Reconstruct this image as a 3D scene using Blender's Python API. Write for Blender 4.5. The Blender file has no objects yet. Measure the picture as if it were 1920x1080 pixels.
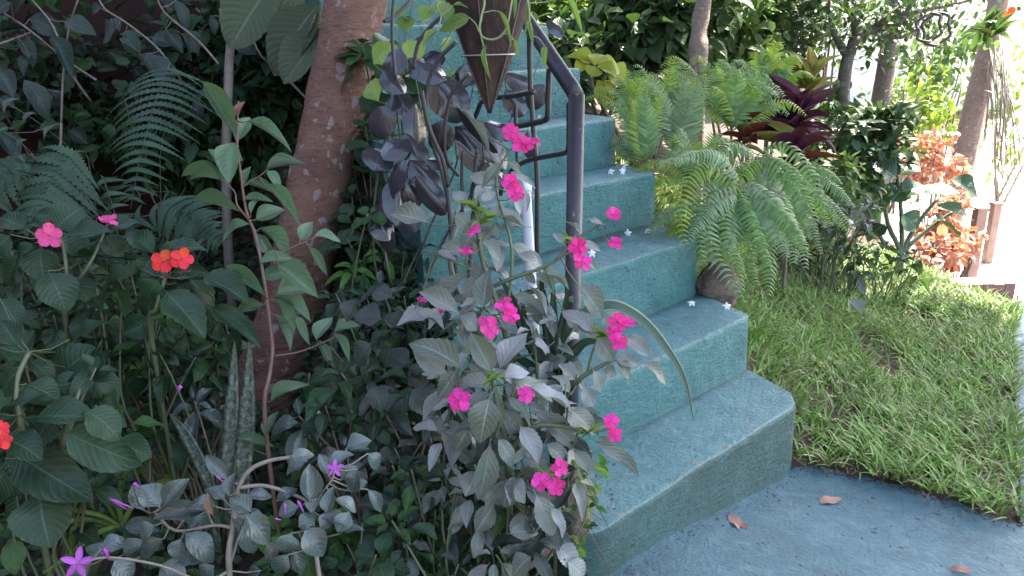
import bpy, math, random
import numpy as np
from mathutils import Vector, Matrix
random.seed(11); rng = np.random.default_rng(7)
scene = bpy.context.scene
COL = scene.collection

# ---------------------------------------------------------------- camera
FPX = 1360.0; CAM_H = 1.1
PITCH = math.atan((540 - 115.0) / FPX); ROLL = math.radians(1.85)
_fw = np.array([0, math.cos(PITCH), -math.sin(PITCH)]); _r0 = np.array([1.0, 0, 0]); _u0 = np.cross(_r0, _fw)
_rt = _r0 * math.cos(ROLL) - _u0 * math.sin(ROLL); _up = _u0 * math.cos(ROLL) + _r0 * math.sin(ROLL)
_C = np.array([0, 0, CAM_H])
cam_d = bpy.data.cameras.new('camera'); cam = bpy.data.objects.new('camera', cam_d); COL.objects.link(cam)
cam_d.sensor_width = 36; cam_d.lens = 36 * FPX / 1920; cam_d.clip_end = 500; cam_d.clip_start = 0.05
cam.matrix_world = Matrix(((_rt[0], _up[0], -_fw[0], 0), (_rt[1], _up[1], -_fw[1], 0), (_rt[2], _up[2], -_fw[2], CAM_H), (0, 0, 0, 1)))
scene.camera = cam

# ---------------------------------------------------------------- light
SUN_EL = math.radians(50); SUN_AZ = math.radians(52)      # azimuth measured from +Y towards +X
world = bpy.data.worlds.new('World'); scene.world = world; world.use_nodes = True
wn = world.node_tree; bg = wn.nodes['Background']
sky = wn.nodes.new('ShaderNodeTexSky'); sky.sky_type = 'NISHITA'; sky.sun_disc = False
sky.sun_elevation = SUN_EL; sky.sun_rotation = SUN_AZ; sky.air_density = 1.0; sky.dust_density = 2.5; sky.ozone_density = 1.0
wn.links.new(sky.outputs[0], bg.inputs[0]); bg.inputs[1].default_value = 0.15
sd = bpy.data.lights.new('sun', 'SUN'); sd.energy = 4.5; sd.angle = math.radians(0.5); sd.color = (1.0, 0.95, 0.87)
sun = bpy.data.objects.new('sun', sd); COL.objects.link(sun)
to_sun = Vector((math.sin(SUN_AZ) * math.cos(SUN_EL), math.cos(SUN_AZ) * math.cos(SUN_EL), math.sin(SUN_EL)))
sun.rotation_euler = to_sun.to_track_quat('Z', 'Y').to_euler(); sun.location = (6, 8, 12)
vs = scene.view_settings; vs.view_transform = 'Standard'; vs.look = 'None'; vs.gamma = 1.0; vs.use_curve_mapping = False
vs.exposure = 2.7
vs.use_white_balance = True; vs.white_balance_temperature = 7100; vs.white_balance_tint = 11
cy = scene.cycles; cy.use_denoising = True; cy.max_bounces = 6; cy.diffuse_bounces = 4; cy.transmission_bounces = 4; cy.transparent_max_bounces = 6
cy.caustics_reflective = False; cy.caustics_refractive = False; cy.sample_clamp_indirect = 6.0

# ---------------------------------------------------------------- helpers
def ray(x, y): return _fw + _rt * (x - 960) / FPX + _up * (540 - y) / FPX
def P(x, y, d): return Vector(_C + ray(x, y) * d)
def G(x, y, z):
    r = ray(x, y); return Vector(_C + r * ((z - CAM_H) / r[2]))
def proj(p):
    v = np.array(p) - _C; d = v @ _fw
    return 960 + FPX * (v @ _rt) / d, 540 - FPX * (v @ _up) / d, d
def plane_hit(x, y, p0, n):
    r = Vector(ray(x, y)); c = Vector(_C); return c + r * ((p0 - c).dot(n) / r.dot(n))
def rnd(a, b): return random.uniform(a, b)
def jit(s): return Vector((rnd(-s, s), rnd(-s, s), rnd(-s, s)))

class MB:
    def __init__(s): s.v = []; s.f = []; s.uv = []
    def add(s, vs_, fs, uvs=None):
        b = len(s.v); s.v.extend([tuple(q) for q in vs_]); s.f.extend([tuple(i + b for i in q) for q in fs])
        s.uv.extend(uvs if uvs is not None else [(0.5, 0.5)] * len(vs_))
    def box(s, lo, hi):
        x0, y0, z0 = lo; x1, y1, z1 = hi
        s.add([(x0, y0, z0), (x1, y0, z0), (x1, y1, z0), (x0, y1, z0), (x0, y0, z1), (x1, y0, z1), (x1, y1, z1), (x0, y1, z1)],
              [(3, 2, 1, 0), (4, 5, 6, 7), (0, 1, 5, 4), (1, 2, 6, 5), (2, 3, 7, 6), (3, 0, 4, 7)])
    def tube(s, path, rad, n=6, wob=0.0, cap=True):
        path = [Vector(p) for p in path]; m = len(path)
        if not hasattr(rad, '__len__'): rad = [rad] * m
        ref = Vector((0.3, 0.5, 0.81)); vs_ = []; uvs = []; prev = None
        for i, p in enumerate(path):
            t = (path[min(i + 1, m - 1)] - path[max(i - 1, 0)]).normalized()
            if prev is None:
                a = t.cross(ref)
                if a.length < 0.1: a = t.cross(Vector((1, 0, 0)))
                a.normalize()
            else:
                a = (prev - t * prev.dot(t)).normalized()
            prev = a; b = t.cross(a)
            for k in range(n):
                an = 2 * math.pi * k / n; r = rad[i] * (1 + (rnd(-wob, wob) if wob else 0))
                vs_.append(p + a * (math.cos(an) * r) + b * (math.sin(an) * r)); uvs.append((k / n, i / max(1, m - 1)))
        fs = [(i * n + k, i * n + (k + 1) % n, (i + 1) * n + (k + 1) % n, (i + 1) * n + k) for i in range(m - 1) for k in range(n)]
        if cap: fs += [tuple(range(n - 1, -1, -1)), tuple((m - 1) * n + k for k in range(n))]
        s.add(vs_, fs, uvs)
    def mesh(s, name, smooth=True):
        me = bpy.data.meshes.new(name); me.from_pydata(s.v, [], s.f)
        ul = me.uv_layers.new(name='UVMap'); idx = np.empty(len(me.loops), dtype=np.int32); me.loops.foreach_get('vertex_index', idx)
        ul.data.foreach_set('uv', np.array(s.uv, dtype=np.float32)[idx].ravel())
        if smooth: me.polygons.foreach_set('use_smooth', [True] * len(me.polygons))
        me.update(); return me

def np_mesh(name, V, F, UV):
    me = bpy.data.meshes.new(name); me.vertices.add(len(V)); me.vertices.foreach_set('co', V.astype(np.float32).ravel())
    k = F.shape[1]; me.loops.add(F.size); me.loops.foreach_set('vertex_index', F.astype(np.int32).ravel())
    me.polygons.add(len(F)); me.polygons.foreach_set('loop_start', np.arange(0, F.size, k, dtype=np.int32))
    try: me.polygons.foreach_set('loop_total', np.full(len(F), k, dtype=np.int32))
    except Exception: pass
    ul = me.uv_layers.new(name='UVMap'); ul.data.foreach_set('uv', UV[F.ravel()].astype(np.float32).ravel())
    me.polygons.foreach_set('use_smooth', np.ones(len(F), dtype=bool)); me.update(calc_edges=True); me.validate(); return me

def new(name, data, parent=None, mat=None):
    o = bpy.data.objects.new(name, data); COL.objects.link(o)
    if mat is not None and data is not None:
        if len(data.materials) == 0: data.materials.append(mat)
        elif data.materials[0] != mat:
            o.material_slots[0].link = 'OBJECT'; o.material_slots[0].material = mat
    if parent is not None:
        o.parent = parent
        o.matrix_parent_inverse = _WM[parent.name].inverted() if parent.name in _WM else Matrix.Translation(-root_loc(parent))
    return o
def setM(o, M):
    o.matrix_basis = M; _WM[o.name] = M.copy(); return o
_ROOTLOC = {}; _WM = {}
def root_loc(o):
    return _ROOTLOC.get(o.name, Vector((0, 0, 0)))
def tag(o, label=None, cat=None, group=None, kind=None):
    if label: o['label'] = label
    if cat: o['category'] = cat
    if group: o['group'] = group
    if kind: o['kind'] = kind
    return o
def thing(name, loc, label, cat, group=None):
    o = bpy.data.objects.new(name, None); COL.objects.link(o); o.location = loc; o.empty_display_size = 0.05
    _ROOTLOC[o.name] = Vector(loc)
    return tag(o, label, cat, group)
def smooth_path(pts, sub=4):
    pts = [Vector(p) for p in pts]
    if len(pts) < 3: return pts
    out = []
    for i in range(len(pts) - 1):
        p0 = pts[max(i - 1, 0)]; p1 = pts[i]; p2 = pts[i + 1]; p3 = pts[min(i + 2, len(pts) - 1)]
        for k in range(sub):
            t = k / sub
            out.append(0.5 * ((2 * p1) + (p2 - p0) * t + (2 * p0 - 5 * p1 + 4 * p2 - p3) * t * t + (3 * p1 - p0 - 3 * p2 + p3) * t ** 3))
    out.append(pts[-1]); return out

# ---------------------------------------------------------------- materials
class NT:
    def __init__(s, name):
        s.m = bpy.data.materials.new(name); s.m.use_nodes = True; s.t = s.m.node_tree
        s.b = s.t.nodes['Principled BSDF']; s.out = s.t.nodes['Material Output']
    def n(s, typ, **kw):
        nd = s.t.nodes.new('ShaderNode' + typ)
        for k, v in kw.items(): setattr(nd, k, v)
        return nd
    def l(s, a, b): s.t.links.new(a, b)
    def val(s, sock, v):
        if hasattr(v, 'links') or hasattr(v, 'is_output'): s.l(v, sock)
        else: sock.default_value = v
    def math(s, op, a, b=0.0, c=0.0):
        nd = s.n('Math', operation=op); s.val(nd.inputs[0], a); s.val(nd.inputs[1], b); s.val(nd.inputs[2], c); return nd.outputs[0]
    def mix(s, fac, a, b, blend='MIX'):
        nd = s.n('Mix', data_type='RGBA', blend_type=blend); s.val(nd.inputs[0], fac)
        s.val(nd.inputs[6], a if not isinstance(a, tuple) else (*a, 1)); s.val(nd.inputs[7], b if not isinstance(b, tuple) else (*b, 1)); return nd.outputs[2]
    def noise(s, scale, detail=4, rough=0.55, vec=None, out='Fac', dist=0.0):
        nd = s.n('TexNoise'); nd.inputs['Scale'].default_value = scale; nd.inputs['Detail'].default_value = detail
        nd.inputs['Roughness'].default_value = rough; nd.inputs['Distortion'].default_value = dist
        if vec is not None: s.l(vec, nd.inputs['Vector'])
        return nd.outputs[out]
    def ramp(s, fac, stops):
        nd = s.n('ValToRGB'); cr = nd.color_ramp
        while len(cr.elements) < len(stops): cr.elements.new(0.5)
        for e, (p, c) in zip(cr.elements, stops): e.position = p; e.color = (*c, 1) if len(c) == 3 else c
        s.val(nd.inputs[0], fac); return nd.outputs[0]
    def bump(s, h, strength=0.3, dist=0.01):
        nd = s.n('Bump'); nd.inputs['Strength'].default_value = strength; nd.inputs['Distance'].default_value = dist
        s.l(h, nd.inputs['Height']); return nd.outputs[0]
    def coord(s, which='Object'): return s.n('TexCoord').outputs[which]
    def mapping(s, vec, scale=(1, 1, 1), rot=(0, 0, 0)):
        nd = s.n('Mapping'); s.l(vec, nd.inputs[0]); nd.inputs['Scale'].default_value = scale; nd.inputs['Rotation'].default_value = rot; return nd.outputs[0]

def simple(name, c1, c2=None, rough=0.6, scale=20, bump=0.2, metal=0.0, spec=0.5):
    t = NT(name); co = t.coord()
    nz = t.noise(scale, 5, 0.6, co)
    t.l(t.ramp(nz, [(0.3, c1), (0.7, c2 or tuple(x * 0.6 for x in c1))]), t.b.inputs['Base Color'])
    t.b.inputs['Roughness'].default_value = rough; t.b.inputs['Metallic'].default_value = metal; t.b.inputs['Specular IOR Level'].default_value = spec
    if bump: t.l(t.bump(t.noise(scale * 3, 4, 0.6, co), bump, 0.004), t.b.inputs['Normal'])
    return t.m

def leaf_mat(name, c1, c2, vein, rough=0.42, nveins=9, slant=0.28, vstr=0.5, trans=0.25, spec=0.22, back=None, bump=0.35, blotch=None, sheen=0.0):
    bump *= 0.75
    t = NT(name); uv = t.coord('UV'); sp = t.n('SeparateXYZ'); t.l(uv, sp.inputs[0])
    u = t.math('ABSOLUTE', t.math('SUBTRACT', sp.outputs[0], 0.5)); v = sp.outputs[1]
    oi = t.n('ObjectInfo').outputs['Random']; isl = t.n('NewGeometry'); ri = isl.outputs['Random Per Island']
    rn = t.math('FRACT', t.math('ADD', oi, ri))
    base = t.mix(rn, c1, c2)
    hv = t.n('HueSaturation'); t.l(base, hv.inputs['Color']); t.l(t.math('ADD', 0.72, t.math('MULTIPLY', t.math('FRACT', t.math('MULTIPLY', rn, 17.31)), 0.56)), hv.inputs['Value']); t.l(t.math('ADD', 0.482, t.math('MULTIPLY', t.math('FRACT', t.math('MULTIPLY', rn, 7.77)), 0.03)), hv.inputs['Hue']); base = hv.outputs[0]
    nz = t.noise(9, 3, 0.6, t.coord('Object'))
    base = t.mix(t.math('MULTIPLY', nz, 0.35), base, tuple(x * 0.55 for x in c1))
    if blotch: base = t.mix(t.math('GREATER_THAN', t.noise(blotch[1], 2, 0.5, uv, dist=1.0), blotch[2]), base, blotch[0])
    mid = t.math('SMOOTH_MIN', 1.0, 1.0, 0.0)
    nd = t.n('MapRange', interpolation_type='SMOOTHSTEP'); t.l(u, nd.inputs[0]); nd.inputs[1].default_value = 0.012; nd.inputs[2].default_value = 0.035; nd.inputs[3].default_value = 1; nd.inputs[4].default_value = 0
    midrib = nd.outputs[0]
    ph = t.math('FRACT', t.math('MULTIPLY', t.math('SUBTRACT', v, t.math('MULTIPLY', t.math('POWER', u, 1.25), slant * 2.4)), float(nveins)))
    dv = t.math('ABSOLUTE', t.math('SUBTRACT', ph, 0.5))
    nd2 = t.n('MapRange', interpolation_type='SMOOTHSTEP'); t.l(dv, nd2.inputs[0]); nd2.inputs[1].default_value = 0.0; nd2.inputs[2].default_value = 0.11; nd2.inputs[3].default_value = 1; nd2.inputs[4].default_value = 0
    veins = t.math('MAXIMUM', midrib, t.math('MULTIPLY', nd2.outputs[0], 0.45))
    col = t.mix(t.math('MULTIPLY', veins, vstr), base, vein)
    wear = t.math('MULTIPLY', t.math('GREATER_THAN', t.noise(3.2, 5, 0.65, t.coord('Object')), 0.60), t.math('GREATER_THAN', t.math('ADD', u, t.math('MULTIPLY', t.noise(6, 3, 0.6, uv), 0.35)), 0.60))
    col = t.mix(t.math('MULTIPLY', wear, 0.55), col, (0.13 + c1[0] * .5, 0.085 + c1[1] * .4, 0.04 + c1[2] * .3))
    if back: col = t.mix(isl.outputs['Backfacing'], col, back)
    t.l(col, t.b.inputs['Base Color']); t.b.inputs['Specular IOR Level'].default_value = spec
    t.l(t.math('ADD', t.math('MULTIPLY', nz, 0.2), rough - 0.1), t.b.inputs['Roughness'])
    h = t.math('SUBTRACT', t.math('MULTIPLY', t.math('POWER', dv, 0.6), 1.0), t.math('MULTIPLY', midrib, 0.8))
    t.l(t.bump(h, bump, 0.004), t.b.inputs['Normal'])
    if sheen: t.b.inputs['Sheen Weight'].default_value = sheen; t.b.inputs['Sheen Roughness'].default_value = 0.4
    if trans > 0:
        tr = t.n('BsdfTranslucent'); t.l(t.mix(0.5, col, (c1[0] * 1.7 + 0.02, c1[1] * 1.9 + 0.03, c1[2] * 0.6)), tr.inputs[0])
        ms = t.n('MixShader'); ms.inputs[0].default_value = trans; t.l(t.b.outputs[0], ms.inputs[1]); t.l(tr.outputs[0], ms.inputs[2]); t.l(ms.outputs[0], t.out.inputs[0])
    return t.m
# ================================================================ setting
Wd = Vector((0.7501, 0.6613, 0)); Dd = Vector((-0.3860, 0.9225, 0)); O1 = Vector((0.763, 1.759, 0))
_det = Dd.x * Wd.y - Dd.y * Wd.x
def sw(x, y):
    dx, dy = x - O1.x, y - O1.y
    return (dx * Wd.y - dy * Wd.x) / _det, (Dd.x * dy - Dd.y * dx) / _det
def SW(s, w, z=0.0):
    p = O1 + Dd * s + Wd * w; return Vector((p.x, p.y, z))
WIDTH = 0.985
PAVE = [(0.79, 1.785), (0.90, 1.735), (1.02, 1.655), (1.13, 1.555), (1.205, 1.49), (1.26, 1.56), (1.45, 1.86), (1.9, 2.55), (2.3, 3.1), (3.4, 3.1), (3.4, -3), (-0.2, -3), (-0.16, 0.3), (0.02, 1.10), (0.3, 1.36), (0.75, 1.75)]
def in_poly(x, y, poly):
    c = False; n = len(poly)
    for i in range(n):
        x0, y0 = poly[i]; x1, y1 = poly[i - 1]
        if (y0 > y) != (y1 > y) and x < (x1 - x0) * (y - y0) / (y1 - y0) + x0: c = not c
    return c
def sst(a, b, x):
    t = min(1, max(0, (x - a) / (b - a))); return t * t * (3 - 2 * t)
def hgt(x, y):
    s, w = sw(x, y)
    st = 0.2 + 0.7 * min(max(s, -0.3), 2.2)
    if w > -0.14:                                        # lawn side: a bank beside the stairs, then a gently rising lawn
        base = 0.015 + 0.03 * max(0, s)
        bank = max(0.0, 0.7 * min(max(s, 0), 2.0) + 0.03) * math.exp(-max(w, 0) / (0.42 + 0.12 * max(s, 0)))
        h = base + bank - (0.03 + 0.09 * min(1, -w / 0.05) if w < 0 else 0.012)
        far = sst(3.0, 4.6, y - 0.25 * x + 0.2)
        rightdrop = sst(1.9, 3.2, x) * sst(2.6, 3.6, y)
        h = h * (1 - 0.3 * far) - 0.42 * rightdrop
        h += 0.55 * sst(3.0, 5.0, y) * (1 - sst(0.4, 2.2, x))
    elif w > -WIDTH:
        h = st - 0.30
    else:
        k = sst(-WIDTH, -WIDTH - 0.35, w) if False else min(1, max(0, (-WIDTH - w) / 0.35))
        left = 0.03 + 0.13 * sst(1.0, 2.4, y) + 0.35 * sst(2.4, 4.0, y)
        h = (st - 0.22) * (1 - k) * 0.8 + left * k if s > 0 else left * (0.3 + 0.7 * k)
    h += 0.012 * math.sin(7 * x + 3 * y) * math.sin(5 * y - 2 * x)
    return h
def hg(x, y):
    return -0.02 if in_poly(x, y, PAVE) else hgt(x, y)

# soil
t = NT('soil'); co = t.coord(); nz = t.noise(14, 8, 0.7, co)
t.l(t.ramp(nz, [(0.25, (0.035, 0.022, 0.016)), (0.55, (0.085, 0.055, 0.042)), (0.8, (0.15, 0.11, 0.085))]), t.b.inputs['Base Color'])
t.b.inputs['Roughness'].default_value = 0.95; t.l(t.bump(t.noise(60, 8, 0.75, co), 0.8, 0.02), t.b.inputs['Normal']); M_SOIL = t.m
t = NT('sunny_earth'); co = t.coord(); nz = t.noise(3, 8, 0.7, co)
t.l(t.ramp(nz, [(0.3, (0.30, 0.27, 0.20)), (0.7, (0.5, 0.46, 0.38))]), t.b.inputs['Base Color']); t.b.inputs['Roughness'].default_value = 0.95; M_EARTH = t.m

def grid_mesh(name, xs, ys, fn):
    V = np.array([(x, y, fn(x, y)) for y in ys for x in xs]); nx = len(xs)
    F = np.array([(j * nx + i, j * nx + i + 1, (j + 1) * nx + i + 1, (j + 1) * nx + i) for j in range(len(ys) - 1) for i in range(nx - 1)])
    return np_mesh(name, V, F, V[:, :2])
gx = np.concatenate([[-120, -40, -14, -7], np.arange(-4.0, 4.6, 0.06), [6, 10, 18, 45, 120]]); gy = np.concatenate([[-60, -15, -5, -2, -1], np.arange(0.0, 6.0, 0.06), [7, 9, 13, 25, 60, 150]])
g = new('ground', grid_mesh('ground', gx, gy, hg), None, M_SOIL); tag(g, kind='structure')

# painted concrete
def paint(name, base, dark, pale, streak=False, sc=1.0, nose=False):
    t = NT(name); co = t.coord()
    big = t.noise(2.2 * sc, 6, 0.65, co); fine = t.noise(95, 6, 0.7, co); mid = t.noise(17, 7, 0.7, co)
    col = t.mix(t.ramp(big, [(0.35, (0, 0, 0)), (0.68, (1, 1, 1))]), base, dark)
    col = t.mix(t.ramp(mid, [(0.48, (0, 0, 0)), (0.70, (0.75, 0.75, 0.75))]), col, pale)
    scuff = t.noise(5.5 * sc, 9, 0.78, t.mapping(co, (1, 1.6, 1)))
    col = t.mix(t.ramp(scuff, [(0.52, (0, 0, 0)), (0.64, (0.55, 0.55, 0.55))]), col, tuple(x * 0.6 for x in dark))
    col = t.mix(t.ramp(fine, [(0.62, (0, 0, 0)), (0.74, (0.7, 0.7, 0.7))]), col, tuple(x * 0.45 for x in dark))
    crack = t.n('TexVoronoi', feature='DISTANCE_TO_EDGE'); crack.inputs['Scale'].default_value = 1.7
    wv = t.n('VectorMath', operation='ADD'); t.l(co, wv.inputs[0]); nv = t.n('TexNoise'); nv.inputs['Scale'].default_value = 5; nv.inputs['Detail'].default_value = 6
    sc_ = t.n('VectorMath', operation='SCALE'); t.l(nv.outputs['Color'], sc_.inputs[0]); sc_.inputs[3].default_value = 0.35; t.l(sc_.outputs[0], wv.inputs[1]); t.l(wv.outputs[0], crack.inputs['Vector'])
    ck = t.math('MULTIPLY', t.math('LESS_THAN', crack.outputs['Distance'], 0.0028), t.math('GREATER_THAN', t.noise(3, 2, 0.5, co), 0.56))
    col = t.mix(t.math('MULTIPLY', ck, 0.25), col, (0.03, 0.05, 0.05))
    sk = t.n('TexVoronoi', feature='F1'); sk.inputs['Scale'].default_value = 26; t.l(wv.outputs[0], sk.inputs['Vector'])
    spk = t.math('MULTIPLY', t.math('LESS_THAN', sk.outputs['Distance'], 0.15), t.math('GREATER_THAN', t.noise(6, 3, 0.6, co), 0.5))
    col = t.mix(t.math('MULTIPLY', spk, 0.75), col, (0.03, 0.035, 0.035))
    if nose:                                              # pale band paints the skylight highlight into the nosing; chips are wear
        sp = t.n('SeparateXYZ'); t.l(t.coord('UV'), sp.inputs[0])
        nose_hilite = t.n('MapRange', interpolation_type='SMOOTHSTEP'); t.l(t.math('ADD', sp.outputs[1], t.math('MULTIPLY', t.math('SUBTRACT', mid, 0.5), 0.10)), nose_hilite.inputs[0]); nose_hilite.inputs[1].default_value = 0.0; nose_hilite.inputs[2].default_value = 0.045; nose_hilite.inputs[3].default_value = 0.42; nose_hilite.inputs[4].default_value = 0
        col = t.mix(nose_hilite.outputs[0], col, (0.27, 0.40, 0.44))
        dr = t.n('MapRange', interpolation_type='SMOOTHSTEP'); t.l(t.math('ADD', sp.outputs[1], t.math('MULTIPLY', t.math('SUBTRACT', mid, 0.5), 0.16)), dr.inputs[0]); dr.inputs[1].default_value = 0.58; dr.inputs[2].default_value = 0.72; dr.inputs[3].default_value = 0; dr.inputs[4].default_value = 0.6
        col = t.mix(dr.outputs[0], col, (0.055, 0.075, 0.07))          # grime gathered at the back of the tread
        chip = t.math('MULTIPLY', t.math('GREATER_THAN', t.noise(30, 5, 0.6, co), 0.565), t.math('LESS_THAN', sp.outputs[1], 0.09))
        col = t.mix(t.math('MULTIPLY', chip, t.math('MULTIPLY', t.noise(4, 2, 0.5, co), 1.1)), col, (0.33, 0.33, 0.31))
    t.l(col, t.b.inputs['Base Color']); t.l(t.math('ADD', t.math('MULTIPLY', fine, 0.35), 0.30), t.b.inputs['Roughness'])
    t.b.inputs['Specular IOR Level'].default_value = 0.45
    if streak: br = t.noise(30, 8, 0.75, t.mapping(co, (1.0, 1.0, 4.5), (0, 0, 0)))
    else: br = t.noise(48, 8, 0.75, co)
    h = t.math('ADD', t.math('MULTIPLY', br, 1.2), t.math('MULTIPLY', fine, 0.8))
    h = t.math('ADD', h, t.math('MULTIPLY', t.noise(19, 4, 0.6, co), 1.3))
    t.l(t.bump(h, 1.0, 0.016), t.b.inputs['Normal']); return t.m
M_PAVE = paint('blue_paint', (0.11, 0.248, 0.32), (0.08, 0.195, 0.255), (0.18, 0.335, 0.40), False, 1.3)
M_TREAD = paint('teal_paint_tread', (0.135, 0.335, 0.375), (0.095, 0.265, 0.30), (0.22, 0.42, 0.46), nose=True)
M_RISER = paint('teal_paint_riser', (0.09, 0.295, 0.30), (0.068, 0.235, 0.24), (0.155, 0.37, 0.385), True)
M_RISER1 = paint('teal_paint_worn', (0.075, 0.205, 0.208), (0.075, 0.14, 0.125), (0.125, 0.26, 0.26), True)

# pavement: slab with an uneven edge
edge = []
for i, (x, y) in enumerate(PAVE):
    x1, y1 = PAVE[(i + 1) % len(PAVE)]; L = math.hypot(x1 - x, y1 - y); k = max(1, int(L / 0.04)) if L < 1.6 else 1
    for q in range(k):
        a = q / k; j = 0.007 if k > 1 else 0
        edge.append((x + (x1 - x) * a + rnd(-j, j), y + (y1 - y) * a + rnd(-j, j)))
mb = MB(); n = len(edge)
top = [(x, y, 0.0) for x, y in edge]; inner = top
low = [(x + 0.004 * math.copysign(1, rnd(-1, 1)), y, -0.05) for x, y in edge]
mb.add(top + low, [tuple(range(n))] + [(i, i + n, (i + 1) % n + n, (i + 1) % n) for i in range(n)])
me = mb.mesh('pavement', smooth=False)
import bmesh
bm = bmesh.new(); bm.from_mesh(me); bmesh.ops.recalc_face_normals(bm, faces=bm.faces[:])
for w_cut in np.arange(-1.3, 0.05, 0.05):              # the slab rises a little towards the bed
    pc_ = O1 + Wd * float(w_cut); bmesh.ops.bisect_plane(bm, geom=bm.verts[:] + bm.edges[:] + bm.faces[:], plane_co=(pc_.x, pc_.y, 0), plane_no=(Dd.y, -Dd.x, 0))
def pave_z(x, y):
    s_, w_ = sw(x, y); return 0.085 * sst(0, 1, min(1, max(0, (0.02 - w_) / 0.75)))
for v in bm.verts: v.co.z += pave_z(v.co.x, v.co.y)
bm.to_mesh(me); bm.free()
p = new('pavement', me, None, M_PAVE); tag(p, kind='structure')

# stairs: nine skewed concrete steps, each a block with rounded, slightly wavy edges
stairs = thing('garden_stairs', SW(0, -WIDTH / 2, 0), 'blue-green painted concrete garden stairs climbing beside the handrail', 'stairs')
RC = [(0.782, 1.776), (0.700, 1.998), (0.600, 2.216), (0.508, 2.479), (0.401, 2.690), (0.296, 2.935), (0.19, 3.18), (0.085, 3.43), (-0.02, 3.68)]
ZT = [0.200, 0.365, 0.549, 0.723, 0.891, 1.066, 1.236, 1.405, 1.575]
def step_mesh(k):
    R = Vector((*RC[k], 0)); zt = ZT[k]; zb = (ZT[k - 1] - 0.004) if k else -0.03
    dep = 0.34 if k < 8 else 1.6
    wl = WIDTH - (0.095 if k == 0 else 0.0)
    NS = 30; prof = []; r = 0.013; foot = 0.022 if k == 0 else 0.006
    prof.append((-0.004 - (0.016 if k == 0 else 0.0), zb)); prof.append((-0.004, zb + foot)); prof.append((-0.001, (zb + zt) / 2))
    for a in range(0, 91, 18):
        prof.append((r - r * math.cos(math.radians(a)), zt - r + r * math.sin(math.radians(a))))
    for q in (0.05, 0.10, 0.16, 0.22, 0.27, dep): prof.append((q, zt + 0.002 * (q / dep)))
    V = []; UV = []; m = len(prof)
    ph = k * 1.7
    for i in range(NS + 1):
        w = -wl * i / NS
        chf = 0.0
        if k == 0: chf = 0.045 * max(0, 1 - (-w) / 0.05) ** 1.5 + 0.05 * max(0, 1 - (wl + w) / 0.08) ** 1.5
        else: chf = 0.012 * max(0, 1 - (-w) / 0.02) ** 2
        sag = 0.0016 * math.sin(w * 9 + ph) + 0.0012 * math.sin(w * 23 + ph * 2) + rnd(-.0007, .0007)
        for (a, z) in prof:
            p = R + Wd * w + Dd * (a + (chf * max(0, 1 - a / 0.30)) + 0.4 * sag * (1 if a < 0.05 else 0))
            zz = z + (sag if z > zb + 0.03 else 0)
            V.append((p.x, p.y, zz)); UV.append((i / NS, a / 0.34))
    F = [(i * m + j, i * m + j + 1, (i + 1) * m + j + 1, (i + 1) * m + j) for i in range(NS) for j in range(m - 1)]
    # side walls (right and left), down into the ground
    b = len(V)
    for i in (0, NS):
        for j in range(m):
            x, y, z = V[i * m + j]; V.append((x, y, -0.15)); UV.append((0, 0))
    for j in range(m - 1):
        F.append((j + 1, j, b + j, b + j + 1)); i = NS * m; F.append((i + j, i + j + 1, b + m + j + 1, b + m + j))
    me = bpy.data.meshes.new('step'); me.from_pydata(V, [], F); ul = me.uv_layers.new(name='UVMap')
    for lp in me.loops: ul.data[lp.index].uv = UV[lp.vertex_index]
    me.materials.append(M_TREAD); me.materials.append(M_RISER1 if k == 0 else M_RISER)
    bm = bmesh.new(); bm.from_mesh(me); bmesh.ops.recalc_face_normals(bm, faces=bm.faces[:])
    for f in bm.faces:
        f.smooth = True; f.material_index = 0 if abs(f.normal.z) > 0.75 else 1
    bm.to_mesh(me); bm.free()
    try: me.set_sharp_from_angle(angle=math.radians(50))
    except Exception: pass
    return me
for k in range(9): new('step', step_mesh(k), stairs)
# ================================================================ plant tools
UP = Vector((0, 0, 1))
def beta(a, b):
    tm = a / (a + b)
    return lambda t: 0.0 if t <= 0 or t >= 1 else (t / tm) ** a * ((1 - t) / (1 - tm)) ** b
def leaf_mesh(name, prof, n=10, m=2, bend=0.5, fold=0.25, wav=0.03, ser=0.0, pet=0.0, twist=0.0, seed=0):
    r = random.Random(seed); mb = MB(); V = []; UV = []; ph = r.uniform(0, 6)
    for i in range(n + 1):
        t = i / n; B = bend if abs(bend) > 1e-3 else 1e-3
        cy_ = math.sin(B * t) / B; cz = -(1 - math.cos(B * t)) / B
        tt = (t - pet) / (1 - pet); w = 0.5 * (prof(tt) if tt > 0 else 0) + (0.018 if t < 0.97 else 0.0)
        tw = twist * t
        for j in range(-m, m + 1):
            u = j / m; x = u * w
            if abs(j) == m and ser: x *= 1 - ser * (i % 2)
            z = fold * abs(x) + wav * math.sin(t * 9 + ph + (1 if j > 0 else 0)) * abs(u) ** 1.5 * (w * 2)
            V.append((x * math.cos(tw) - z * math.sin(tw), cy_, cz + z * math.cos(tw) + x * math.sin(tw))); UV.append((0.5 + 0.5 * u, t))
    k = 2 * m + 1
    F = [(i * k + j, i * k + j + 1, (i + 1) * k + j + 1, (i + 1) * k + j) for i in range(n) for j in range(k - 1)]
    mb.add(V, F, UV); return mb.mesh(name)
def variants(name, prof, cnt=4, **kw):
    out = []
    for i in range(cnt):
        k = dict(kw); k['bend'] = kw.get('bend', 0.5) * (0.5 + i * 0.45); k['fold'] = kw.get('fold', 0.25) * (1.3 - 0.2 * i); k['twist'] = (-1) ** i * 0.25
        out.append(leaf_mesh(name, prof, seed=i * 7 + len(name), **k))
    return out
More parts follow.
